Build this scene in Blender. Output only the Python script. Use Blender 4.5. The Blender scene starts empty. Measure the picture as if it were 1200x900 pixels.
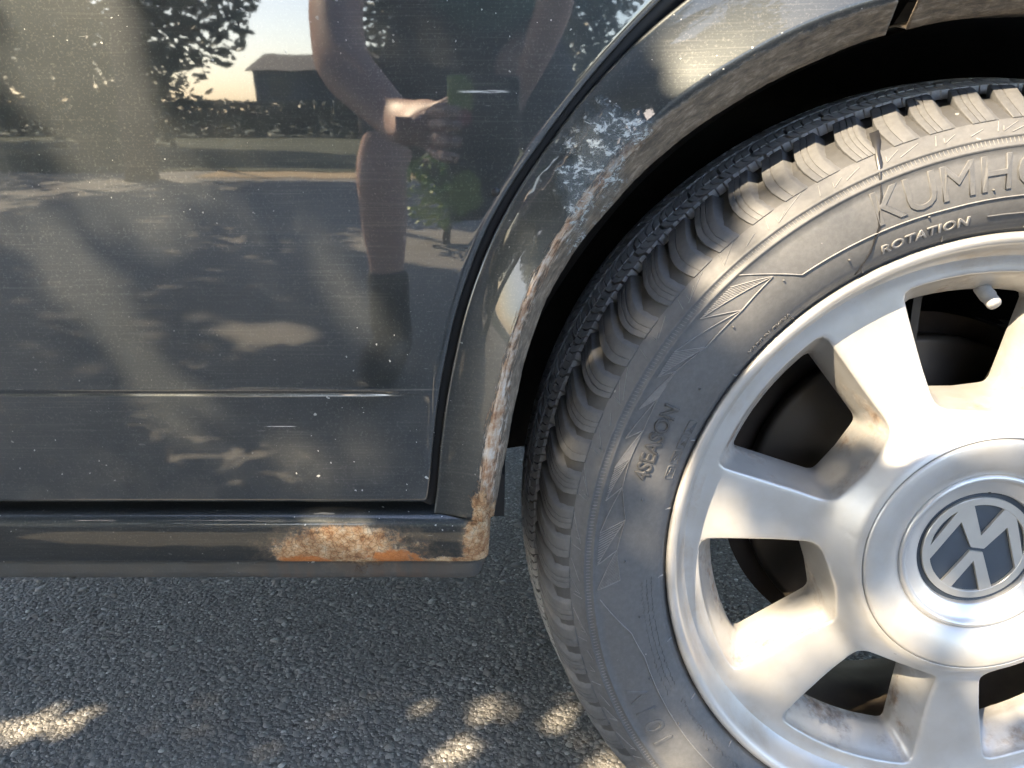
import bpy, bmesh, math, random
import numpy as np
from mathutils import Vector, Matrix, noise as mnoise

R = math.radians
random.seed(7)
rng = np.random.default_rng(7)
scene = bpy.context.scene

# ---------------------------------------------------------------- camera, sky, sun, exposure
GZ = -0.012                      # asphalt level
CAM = (0.0, -0.4637, 0.564)      # phone lens
cam_data = bpy.data.cameras.new('camera')
cam_data.sensor_fit = 'HORIZONTAL'
cam_data.sensor_width = 36.0
cam_data.lens = 27.03
cam_data.clip_start = 0.01
cam_data.clip_end = 500
cam = bpy.data.objects.new('camera', cam_data)
cam.location = CAM
cam.rotation_euler = (R(75), 0, 0)
scene.collection.objects.link(cam)
scene.camera = cam

SUN = Vector((0.9, 1.0, -1.1)).normalized()      # direction the light travels
world = bpy.data.worlds.new('World')
scene.world = world
world.use_nodes = True
wn = world.node_tree
bgn = wn.nodes['Background']
sky = wn.nodes.new('ShaderNodeTexSky')
sky.sky_type = 'NISHITA'
sky.sun_disc = False
sky.sun_elevation = math.asin(-SUN.z)
sky.sun_rotation = math.atan2(-SUN.x, -SUN.y)
sky.air_density = 0.85
sky.dust_density = 1.4
sky.ozone_density = 0.6
wn.links.new(sky.outputs[0], bgn.inputs[0])
bgn.inputs[1].default_value = 0.115

sun_data = bpy.data.lights.new('sun', 'SUN')
sun_data.energy = 3.3
sun_data.angle = R(0.53)
sun_data.color = (1.0, 0.82, 0.58)
sun = bpy.data.objects.new('sun', sun_data)
sun.rotation_euler = SUN.to_track_quat('-Z', 'Y').to_euler()
sun.location = (-6, -7, 8)
scene.collection.objects.link(sun)

scene.view_settings.view_transform = 'Standard'
scene.view_settings.look = 'None'
scene.view_settings.gamma = 1.0
scene.view_settings.use_curve_mapping = False
scene.view_settings.exposure = 2.7
scene.render.engine = 'CYCLES'
scene.cycles.use_denoising = True
scene.cycles.adaptive_threshold = 0.026
scene.cycles.adaptive_min_samples = 40
scene.cycles.max_bounces = 6
scene.cycles.diffuse_bounces = 3
scene.cycles.glossy_bounces = 3
scene.cycles.transmission_bounces = 2
scene.cycles.caustics_reflective = False
scene.cycles.caustics_refractive = False

# ---------------------------------------------------------------- helpers
COL = scene.collection

def mesh_obj(name, verts, faces, mat, parent=None, smooth=True, link=True):
    me = bpy.data.meshes.new(name)
    me.from_pydata([tuple(v) for v in verts], [], faces)
    me.materials.append(mat)
    if smooth:
        me.shade_smooth()
    me.update()
    o = bpy.data.objects.new(name, me)
    COL.objects.link(o)
    if parent is not None:
        attach(o, parent)
    return o

def attach(o, parent):
    """parent o and keep its own coordinates as they are in the world"""
    o.parent = parent
    o.matrix_parent_inverse = world_of(parent).inverted()

def world_of(o):
    m = o.matrix_basis
    if o.parent:
        m = world_of(o.parent) @ o.matrix_parent_inverse @ m
    return m

def local(o, parent, loc=(0, 0, 0), rot=(0, 0, 0)):
    """parent o in the parent's own coordinates"""
    o.parent = parent
    o.matrix_parent_inverse = Matrix.Identity(4)
    o.location = loc
    o.rotation_euler = rot
    return o

def empty(name, loc):
    o = bpy.data.objects.new(name, None)
    o.location = loc
    o.empty_display_size = 0.1
    COL.objects.link(o)
    return o

def tag(o, label=None, cat=None, group=None, kind=None):
    if label: o['label'] = label
    if cat: o['category'] = cat
    if group: o['group'] = group
    if kind: o['kind'] = kind
    return o

def interp(x, table):
    t = sorted(table)
    return float(np.interp(x, [a for a, b in t], [b for a, b in t]))

def smooth_interp(table):
    """monotone-ish cubic through a table, as a function"""
    t = sorted(table)
    xs = np.array([a for a, b in t], float); ys = np.array([b for a, b in t], float)
    m = np.gradient(ys, xs)
    def fn(x):
        x = min(max(x, xs[0]), xs[-1])
        i = min(max(int(np.searchsorted(xs, x) - 1), 0), len(xs) - 2)
        h = xs[i+1] - xs[i]; u = (x - xs[i]) / h
        return ((2*u**3 - 3*u*u + 1)*ys[i] + (u**3 - 2*u*u + u)*h*m[i]
                + (-2*u**3 + 3*u*u)*ys[i+1] + (u**3 - u*u)*h*m[i+1])
    return fn

def grid_faces(n, m, wrap_n=False, flip=False, base=0):
    """n rows of m points"""
    f = []
    for i in range(n if wrap_n else n - 1):
        k = (i + 1) % n
        for j in range(m - 1):
            q = (base + i*m + j, base + i*m + j + 1, base + k*m + j + 1, base + k*m + j)
            f.append(q[::-1] if flip else q)
    return f

def lathe(profile, segs=160, a0=0.0, a1=360.0):
    """profile (r, y) turned about the Y axis; angle 0 is +X, 90 is +Z"""
    full = abs(a1 - a0 - 360) < 1e-6
    n = segs if full else segs + 1
    v = []
    for i in range(n):
        a = R(a0 + (a1 - a0) * i / segs)
        c, s = math.cos(a), math.sin(a)
        for r, y in profile:
            v.append((r*c, y, r*s))
    return v, grid_faces(n, len(profile), wrap_n=full)

def add_attr(o, name, values):
    at = o.data.attributes.new(name, 'FLOAT', 'POINT')
    at.data.foreach_set('value', np.asarray(values, np.float32))

def fix_normals(o):
    bm = bmesh.new(); bm.from_mesh(o.data)
    bmesh.ops.recalc_face_normals(bm, faces=bm.faces)
    bm.to_mesh(o.data); bm.free()

def tube(points, radius, sides=8, cap=True):
    pts = [Vector(p) for p in points]
    n = len(pts)
    rad = radius if hasattr(radius, '__len__') else [radius]*n
    v, f = [], []
    for i, p in enumerate(pts):
        d = (pts[min(i+1, n-1)] - pts[max(i-1, 0)]).normalized()
        ref = Vector((0, 0, 1)) if abs(d.z) < 0.9 else Vector((1, 0, 0))
        a = d.cross(ref).normalized(); b = d.cross(a).normalized()
        for k in range(sides):
            t = 2*math.pi*k/sides
            v.append(p + (a*math.cos(t) + b*math.sin(t))*rad[i])
    for i in range(n-1):
        for k in range(sides):
            k2 = (k+1) % sides
            f.append((i*sides+k, i*sides+k2, (i+1)*sides+k2, (i+1)*sides+k))
    if cap:
        f.append(tuple(range(sides))[::-1]); f.append(tuple(range((n-1)*sides, n*sides)))
    return v, f

def merge(*parts):
    V, F = [], []
    for v, f in parts:
        b = len(V)
        V += [tuple(p) for p in v]; F += [tuple(i + b for i in q) for q in f]
    return V, F

def box(x0, x1, y0, y1, z0, z1):
    v = [(x, y, z) for x in (x0, x1) for y in (y0, y1) for z in (z0, z1)]
    f = [(0,1,3,2), (4,6,7,5), (0,4,5,1), (2,3,7,6), (0,2,6,4), (1,5,7,3)]
    return v, f

def bevel_mod(o, w, segs=2):
    m = o.modifiers.new('bevel', 'BEVEL'); m.width = w; m.segments = segs; m.limit_method = 'ANGLE'
    return o

# ---------------------------------------------------------------- materials
class Mat:
    """small node-building helper"""
    def __init__(self, name):
        self.m = bpy.data.materials.new(name)
        self.m.use_nodes = True
        self.t = self.m.node_tree
        self.b = self.t.nodes['Principled BSDF']
        self._pos = None
    def n(self, kind, **kw):
        nd = self.t.nodes.new(kind)
        for k, v in kw.items():
            setattr(nd, k, v)
        return nd
    def put(self, sock, val):
        if hasattr(val, 'is_linked') or hasattr(val, 'links'):
            self.t.links.new(val, sock)
        elif isinstance(val, (tuple, list)) and len(val) == 3 and sock.type == 'RGBA':
            sock.default_value = (*val, 1)
        else:
            sock.default_value = val
    def set(self, **kw):
        for k, v in kw.items():
            self.put(self.b.inputs[k.replace('_', ' ')], v)
    def pos(self):
        if self._pos is None:
            self._pos = self.n('ShaderNodeTexCoord').outputs['Object']
        return self._pos
    def xyz(self, vec=None):
        s = self.n('ShaderNodeSeparateXYZ')
        self.put(s.inputs[0], vec or self.pos())
        return s.outputs
    def scaled(self, sc, rot=(0, 0, 0), loc=(0, 0, 0), vec=None):
        mp = self.n('ShaderNodeMapping')
        self.put(mp.inputs['Vector'], vec or self.pos())
        mp.inputs['Scale'].default_value = sc
        mp.inputs['Rotation'].default_value = rot
        mp.inputs['Location'].default_value = loc
        return mp.outputs[0]
    def noise(self, scale, detail=4, rough=0.55, vec=None, dist=0.0):
        nd = self.n('ShaderNodeTexNoise')
        self.put(nd.inputs['Vector'], vec or self.pos())
        nd.inputs['Scale'].default_value = scale
        nd.inputs['Detail'].default_value = detail
        nd.inputs['Roughness'].default_value = rough
        nd.inputs['Distortion'].default_value = dist
        return nd.outputs[0]
    def voronoi(self, scale, vec=None, feature='F1', rnd=1.0):
        nd = self.n('ShaderNodeTexVoronoi', feature=feature)
        self.put(nd.inputs['Vector'], vec or self.pos())
        nd.inputs['Scale'].default_value = scale
        nd.inputs['Randomness'].default_value = rnd
        return nd.outputs
    def math(self, op, a, b=0.0, c=0.0, clamp=False):
        nd = self.n('ShaderNodeMath', operation=op)
        nd.use_clamp = clamp
        for i, v in enumerate((a, b, c)):
            self.put(nd.inputs[i], v)
        return nd.outputs[0]
    def ramp(self, fac, lo, hi, o0=0.0, o1=1.0):
        nd = self.n('ShaderNodeMapRange', interpolation_type='SMOOTHSTEP')
        self.put(nd.inputs[0], fac)
        for i, v in enumerate((lo, hi, o0, o1)):
            self.put(nd.inputs[i+1], v)
        return nd.outputs[0]
    def mix(self, fac, a, b):
        nd = self.n('ShaderNodeMix', data_type='RGBA')
        self.put(nd.inputs[0], fac); self.put(nd.inputs[6], a); self.put(nd.inputs[7], b)
        return nd.outputs[2]
    def colors(self, fac, stops):
        nd = self.n('ShaderNodeValToRGB')
        self.put(nd.inputs[0], fac)
        el = nd.color_ramp.elements
        while len(el) < len(stops): el.new(0.5)
        for e, (p, c) in zip(el, stops):
            e.position = p; e.color = (*c, 1)
        return nd.outputs[0]
    def attr(self, name):
        return self.n('ShaderNodeAttribute', attribute_name=name).outputs['Fac']
    def bump(self, h, strength=0.3, dist=0.001, normal=None):
        nd = self.n('ShaderNodeBump')
        nd.inputs['Strength'].default_value = strength
        nd.inputs['Distance'].default_value = dist
        self.put(nd.inputs['Height'], h)
        if normal is not None: self.put(nd.inputs['Normal'], normal)
        return nd.outputs[0]
    def blob(self, c, half, wob=0.0, nscale=60.0):
        """0 at the rim of an ellipse (x, z), rising inwards; edge broken up by noise"""
        x, y, z = self.xyz()
        dx = self.math('DIVIDE', self.math('SUBTRACT', x, c[0]), half[0])
        dz = self.math('DIVIDE', self.math('SUBTRACT', z, c[1]), half[1])
        d = self.math('SQRT', self.math('ADD', self.math('MULTIPLY', dx, dx), self.math('MULTIPLY', dz, dz)))
        v = self.math('SUBTRACT', 1.0, d)
        if wob:
            nz = self.math('SUBTRACT', self.noise(nscale, 6, 0.65), 0.5)
            v = self.math('ADD', v, self.math('MULTIPLY', nz, wob))
        return v

def simple(name, col, rough=0.6, metal=0.0, var=0.25, scale=40.0, bump=0.0):
    M = Mat(name)
    f = M.noise(scale, 5)
    c = M.mix(f, tuple(v*(1-var) for v in col), tuple(min(1, v*(1+var)) for v in col))
    M.set(Base_Color=c, Roughness=rough, Metallic=metal)
    if bump:
        M.set(Normal=M.bump(M.noise(scale*4, 4), 0.5, bump))
    return M.m

def speck_mask(M, vec, scale, size, keep):
    """sparse small irregular flecks"""
    nz = M.n('ShaderNodeTexNoise'); M.put(nz.inputs['Vector'], vec); nz.inputs['Scale'].default_value = scale*1.7
    off = M.n('ShaderNodeVectorMath', operation='SCALE'); M.put(off.inputs[0], nz.outputs['Color']); off.inputs['Scale'].default_value = 0.55/scale
    add = M.n('ShaderNodeVectorMath', operation='ADD'); M.put(add.inputs[0], vec); M.put(add.inputs[1], off.outputs[0])
    vo = M.voronoi(scale, add.outputs[0])
    sc = M.n('ShaderNodeSeparateColor'); M.put(sc.inputs[0], vo['Color'])
    gate = M.math('GREATER_THAN', sc.outputs[0], 1-keep)
    sz = M.math('MULTIPLY', sc.outputs[1], size)
    inside = M.ramp(M.math('SUBTRACT', sz, vo['Distance']), 0.0, size*0.25)
    return M.math('MULTIPLY', gate, inside)

def paint_material(name, worn=None, wave=0.0009, ior=2.15):
    """dusty, scratched, chipped near-black clearcoat paint; worn(M) adds layers"""
    M = Mat(name)
    base = (0.044, 0.051, 0.054)      # metallic flake, so this is what the flakes mirror
    big = M.noise(9, 3, 0.6)
    streak = M.noise(1.0, 2, 0.6, M.scaled((18, 18, 900)))
    fine = M.noise(700, 2, 0.7)
    dust = M.math('ADD', M.math('MULTIPLY', M.ramp(big, 0.3, 0.75), 0.05),
                  M.math('ADD', M.math('MULTIPLY', M.math('MULTIPLY', M.ramp(streak, 0.48, 0.8), M.ramp(big, 0.35, 0.6, 0.1, 1.0)), 0.07),
                         M.math('MULTIPLY', M.ramp(fine, 0.5, 0.85), 0.15)))
    dust = M.math('ADD', dust, 0.012)
    col = M.mix(dust, base, (0.46, 0.44, 0.40))
    f1 = speck_mask(M, M.pos(), 95, 0.12, 0.17)
    f2 = speck_mask(M, M.pos(), 260, 0.2, 0.17)
    f3 = speck_mask(M, M.scaled((26, 26, 240)), 1.0, 0.16, 0.16)
    fl = M.math('MAXIMUM', f1, M.math('MAXIMUM', f2, M.math('MULTIPLY', f3, 0.3)))
    fl = M.math('MULTIPLY', fl, M.ramp(M.noise(7.0, 3, 0.6, M.scaled((1, 1, 1), loc=(3, 1, 2))), 0.40, 0.62, 0.15, 1.0))
    col = M.mix(M.math('MULTIPLY', fl, 0.75), col, (0.62, 0.62, 0.58))
    rough = M.math('ADD', 0.50, M.math('MULTIPLY', fl, 0.3))
    coat = M.math('SUBTRACT', 1.0, M.math('MULTIPLY', fl, 0.8))
    wav = M.noise(14, 2, 0.5)
    nrm = M.bump(wav, 0.10, wave)
    nrm = M.bump(fine, 0.12, 0.00008, nrm)
    state = dict(col=col, rough=rough, coat=coat, nrm=nrm, metal=M.math('SUBTRACT', 0.9, M.math('MULTIPLY', fl, 0.8)))
    if worn: worn(M, state)
    # where the lacquer is gone there is no metallic flake left either
    M.set(Base_Color=state['col'], Roughness=state['rough'], Coat_Weight=state['coat'], Normal=state['nrm'],
          Metallic=M.math('MINIMUM', state['metal'], M.ramp(state['coat'], 0.3, 0.9)))
    M.b.inputs['IOR'].default_value = 1.6
    M.b.inputs['Coat Roughness'].default_value = 0.02
    M.b.inputs['Coat IOR'].default_value = ior
    M.put(M.b.inputs['Coat Normal'], M.bump(fine, 0.04, 0.00002, M.bump(wav, 0.10, wave)))
    return M.m

def rust_layer(M, st, mask, relief=0.0016):
    """mask 0..1 -> flaking iron oxide"""
    n1 = M.noise(130, 6, 0.7); n2 = M.noise(420, 5, 0.7)
    cr = M.voronoi(260, feature='DISTANCE_TO_EDGE')['Distance']
    rc = M.colors(n1, [(0.28, (0.12, 0.058, 0.028)), (0.40, (0.33, 0.165, 0.072)), (0.52, (0.50, 0.32, 0.17)), (0.68, (0.62, 0.51, 0.36))])
    rc = M.mix(M.ramp(cr, 0.0, 0.05, 0.55, 0.0), rc, (0.06, 0.035, 0.022))
    st['col'] = M.mix(mask, st['col'], rc)
    st['rough'] = M.math('ADD', M.math('MULTIPLY', mask, 0.55), st['rough'], clamp=True)
    st['coat'] = M.math('MULTIPLY', st['coat'], M.math('SUBTRACT', 1.0, mask, clamp=True))
    h = M.math('MULTIPLY', mask, M.math('ADD', n1, M.math('ADD', M.math('MULTIPLY', n2, 0.6), M.math('MULTIPLY', M.ramp(cr, 0, 0.06), 0.35))))
    st['nrm'] = M.bump(h, 0.9, relief, st['nrm'])
    return n1, n2

def worn_door(M, st):
    # road grime thickening to the foot of the door, hairline scratch marks
    x, y, z = M.xyz()
    low = M.ramp(z, 0.36, 0.44, 1.0, 0.0)
    g = M.math('MULTIPLY', low, M.math('MULTIPLY', M.ramp(M.noise(22, 5, 0.6), 0.35, 0.7), 0.10))
    st['col'] = M.mix(g, st['col'], (0.42, 0.38, 0.32))
    # scuffed stripe along the pressed crease
    lip = M.ramp(M.math('ABSOLUTE', M.math('SUBTRACT', z, 0.4318)), 0.0002, 0.0011, 1.0, 0.0)
    sc = M.math('MULTIPLY', lip, M.ramp(M.noise(1.0, 4, 0.7, M.scaled((40, 40, 500))), 0.40, 0.72))
    sc = M.math('MULTIPLY', sc, M.ramp(x, -0.24, -0.17))
    st['col'] = M.mix(M.math('MULTIPLY', sc, 0.3), st['col'], (0.5, 0.47, 0.42))
    # long fine horizontal scratch
    for zc, x0, x1, w in ((0.4065, -0.165, -0.14, 0.0004), (0.612, -0.033, -0.0, 0.0015)):
        s = M.math('MULTIPLY', M.ramp(M.math('ABSOLUTE', M.math('SUBTRACT', z, zc)), 0.0, w, 1.0, 0.0),
                   M.math('MULTIPLY', M.ramp(x, x0, x0+0.006), M.ramp(x, x1-0.006, x1, 1.0, 0.0)))
        s = M.math('MULTIPLY', s, M.ramp(M.noise(1.0, 4, 0.7, M.scaled((60, 60, 700))), 0.36, 0.56))
        st['col'] = M.mix(M.math('MULTIPLY', s, 0.8), st['col'], (0.7, 0.7, 0.68))
        st['coat'] = M.math('MULTIPLY', st['coat'], M.math('SUBTRACT', 1.0, s))

def worn_sill(M, st):
    m = M.math('MAXIMUM', M.blob((-0.112, 0.307), (0.050, 0.030), 1.3, 55),
               M.blob((-0.023, 0.325), (0.010, 0.05), 1.4, 90))
    m = M.math('MAXIMUM', m, M.blob((-0.045, 0.305), (0.028, 0.006), 1.2, 120))
    m = M.math('ADD', m, M.math('MULTIPLY', M.math('SUBTRACT', M.noise(330, 5, 0.7), 0.5), 0.9))
    zz = M.xyz()[2]
    m = M.math('SUBTRACT', M.math('ADD', m, 0.20), M.ramp(zz, 0.334, 0.344, 0.0, 0.8))
    m = M.math('SUBTRACT', m, M.ramp(zz, 0.3075, 0.3035, 0.0, 0.75))
    mask = M.ramp(m, 0.05, 0.36)
    halo = M.ramp(m, -0.30, 0.15, 0.0, 0.35)
    st['col'] = M.mix(halo, st['col'], (0.30, 0.24, 0.17))
    n1, n2 = rust_layer(M, st, mask, 0.0012)
    # fresh orange bleeding at the lower lip
    og = M.ramp(M.math('MAXIMUM', M.blob((-0.080, 0.310), (0.024, 0.011), 1.6, 110), M.blob((-0.142, 0.308), (0.024, 0.006), 1.6, 110)), 0.1, 0.5)
    st['col'] = M.mix(M.math('MULTIPLY', M.math('MULTIPLY', og, mask), 0.85), st['col'], M.mix(n2, (0.66, 0.24, 0.05), (0.40, 0.11, 0.025)))
    x, y, z = M.xyz()
    drip = M.math('MULTIPLY', M.ramp(z, 0.300, 0.306, 1.0, 0.0), M.ramp(M.math('ABSOLUTE', M.math('ADD', x, 0.11)), 0.03, 0.09, 1.0, 0.0))
    drip = M.math('MULTIPLY', drip, M.ramp(M.noise(1.0, 5, 0.6, M.scaled((90, 90, 25))), 0.35, 0.6))
    st['col'] = M.mix(M.math('MULTIPLY', drip, 0.55), st['col'], (0.16, 0.075, 0.03))
    low = M.ramp(z, 0.298, 0.307, 1.0, 0.0)
    st['col'] = M.mix(M.math('MULTIPLY', low, M.ramp(M.noise(50, 5), 0.3, 0.7, 0.3, 0.8)), st['col'], (0.055, 0.050, 0.044))
    st['rough'] = M.math('ADD', st['rough'], M.math('MULTIPLY', low, 0.3), clamp=True)
    st['coat'] = M.math('MULTIPLY', st['coat'], M.math('SUBTRACT', 1.0, M.math('MULTIPLY', low, 0.8)))

def worn_arch(M, st):
    band = M.attr('band')          # 0 on the outer skin, 1 on the rolled lip
    near = M.attr('near')          # 0 at the door gap, 1 at the crease
    ang = M.attr('ang')            # degrees round the wheel
    x, y, z = M.xyz()
    cv = M.n('ShaderNodeCombineXYZ')
    M.put(cv.inputs[0], M.math('MULTIPLY', ang, 0.55)); M.put(cv.inputs[1], M.math('MULTIPLY', near, 22.0))
    run = M.noise(1.0, 6, 0.72, cv.outputs[0], 0.5)        # streaks running along the arch
    n = M.noise(90, 5, 0.7)
    # dusty, stone-scoured rolled lip
    lipm = M.ramp(M.math('ADD', band, M.math('MULTIPLY', M.math('SUBTRACT', n, 0.5), 0.8)), 0.30, 0.62)
    mixn = M.math('ADD', M.math('MULTIPLY', run, 0.65), M.math('MULTIPLY', n, 0.35))
    dirt = M.colors(mixn, [(0.34, (0.075, 0.063, 0.05)), (0.46, (0.15, 0.122, 0.09)), (0.54, (0.23, 0.185, 0.135)), (0.64, (0.36, 0.31, 0.245))])
    st['col'] = M.mix(M.math('MULTIPLY', lipm, 0.92), st['col'], dirt)
    st['rough'] = M.math('ADD', st['rough'], M.math('MULTIPLY', lipm, 0.5), clamp=True)
    st['coat'] = M.math('MULTIPLY', st['coat'], M.math('SUBTRACT', 1.0, lipm, clamp=True))
    # scraped edge: pale filler, primer and thin rust along the crease, from mid arch to the foot
    zone = M.math('MULTIPLY', M.ramp(z, 0.60, 0.555), M.ramp(z, 0.335, 0.36))
    wide = M.ramp(z, 0.36, 0.55, 0.13, 0.05)
    edge = M.math('SUBTRACT', 1.0, M.math('DIVIDE', M.math('ABSOLUTE', M.math('SUBTRACT', near, 1.05)), M.math('ADD', wide, 0.10)))
    edge = M.math('ADD', edge, M.math('MULTIPLY', M.math('SUBTRACT', run, 0.5), 2.6))
    lo = M.ramp(z, 0.40, 0.46, 0.10, 0.42)
    wear = M.math('MULTIPLY', M.ramp(edge, lo, M.math('ADD', lo, 0.35)), zone)
    wc = M.colors(M.math('ADD', M.math('MULTIPLY', n, 0.6), M.math('MULTIPLY', run, 0.4)), [(0.36, (0.15, 0.075, 0.04)), (0.44, (0.36, 0.21, 0.12)), (0.52, (0.52, 0.40, 0.29)), (0.62, (0.64, 0.61, 0.56))])
    st['col'] = M.mix(wear, st['col'], wc)
    st['rough'] = M.math('ADD', st['rough'], M.math('MULTIPLY', wear, 0.4), clamp=True)
    st['coat'] = M.math('MULTIPLY', st['coat'], M.math('SUBTRACT', 1.0, wear, clamp=True))
    st['nrm'] = M.bump(M.math('ADD', M.math('MULTIPLY', wear, n), M.math('MULTIPLY', lipm, M.math('MULTIPLY', run, 0.8))), 0.8, 0.0022, st['nrm'])
    # rust at the foot of the arch
    rm = M.blob((-0.0195, 0.343), (0.010, 0.030), 1.7, 90)
    rust_layer(M, st, M.ramp(rm, 0.12, 0.30))
    # crazed, peeling lacquer round the old dent
    pm = M.math('MAXIMUM', M.blob((0.049, 0.570), (0.024, 0.034), 2.0, 55), M.blob((0.062, 0.590), (0.022, 0.014), 1.9, 60))
    pm = M.math('MAXIMUM', pm, M.blob((0.040, 0.545), (0.010, 0.032), 1.7, 70))
    pmask = M.ramp(pm, 0.0, 0.6)
    dv = M.scaled((1, 1, 1.5), rot=(0, R(35), 0))
    big = M.noise(120, 7, 0.72, dv, 0.5)
    crz = M.voronoi(330, dv, 'DISTANCE_TO_EDGE')['Distance']
    fl = M.math('ADD', M.ramp(big, 0.53, 0.60), M.math('MULTIPLY', M.ramp(crz, 0.06, 0.0), M.ramp(big, 0.44, 0.54, 0.0, 0.6)), clamp=True)
    pw = M.math('MULTIPLY', M.ramp(M.math('ADD', pm, M.math('MULTIPLY', M.math('SUBTRACT', big, 0.5), 2.0)), 0.15, 0.75), fl)
    st['col'] = M.mix(M.math('MULTIPLY', pmask, 0.16), st['col'], (0.22, 0.29, 0.30))
    st['col'] = M.mix(M.math('MULTIPLY', pw, 0.9), st['col'], M.mix(n, (0.80, 0.82, 0.80), (0.50, 0.58, 0.59)))
    st['coat'] = M.math('MULTIPLY', st['coat'], M.math('SUBTRACT', 1.0, M.math('MULTIPLY', pmask, 0.6), clamp=True))
    st['nrm'] = M.bump(M.math('MULTIPLY', pmask, M.math('ADD', big, M.math('MULTIPLY', M.ramp(crz, 0.0, 0.12), 0.25))), 0.8, 0.0022, st['nrm'])

M_DOOR = paint_material('dusty dark door paint', worn_door)
M_SILL = paint_material('dark sill paint with rust', worn_sill, 0.0004, 1.55)
M_ARCH = paint_material('dark arch paint with wear', worn_arch, 0.0001, 1.5)
M_SEAL = simple('black rubber seal', (0.012, 0.012, 0.013), 0.55)
M_LINER = simple('dark felt liner', (0.018, 0.016, 0.014), 0.95, var=0.5, scale=90, bump=0.001)
M_UNDER = simple('dirty underbody coating', (0.03, 0.027, 0.024), 0.9, var=0.5, scale=30, bump=0.001)
M_PLUG = simple('black plastic plug', (0.02, 0.02, 0.02), 0.5)
M_GLASS = Mat('tinted side glass')
M_GLASS.set(Base_Color=(0.02, 0.03, 0.03), Roughness=0.02); M_GLASS = M_GLASS.m

# ---------------------------------------------------------------- asphalt
def asphalt_base():
    M = Mat('asphalt')
    n1 = M.noise(5, 4, 0.6); n2 = M.noise(160, 5, 0.7)
    vo = M.voronoi(150)
    s = M.n('ShaderNodeSeparateColor'); M.put(s.inputs[0], vo['Color'])
    c = M.mix(n1, (0.19, 0.182, 0.166), (0.22, 0.21, 0.192))
    c = M.mix(M.ramp(s.outputs[0], 0.3, 1.0, 0.0, 0.6), c, (0.2, 0.195, 0.185))
    c = M.mix(M.math('GREATER_THAN', s.outputs[1], 0.97), c, (0.30, 0.29, 0.27))
    M.set(Base_Color=c, Roughness=0.85,
          Normal=M.bump(M.math('ADD', M.math('MULTIPLY', vo['Distance'], -1.0), M.math('MULTIPLY', n2, 0.5)), 0.9, 0.004))
    return M.m
M_ASPH = asphalt_base()
me = bpy.data.meshes.new('asphalt_ground')
gn = 40
gx = np.concatenate([-np.geomspace(120, 3, 14), np.linspace(-2.4, 2.4, 13), np.geomspace(3, 120, 14)])
gv = [(x, y, GZ) for x in gx for y in gx]
me.from_pydata(gv, [], grid_faces(len(gx), len(gx), flip=True)); me.materials.append(M_ASPH); me.update()
ground = bpy.data.objects.new('asphalt_ground', me); COL.objects.link(ground)
ground['kind'] = 'structure'

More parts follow.
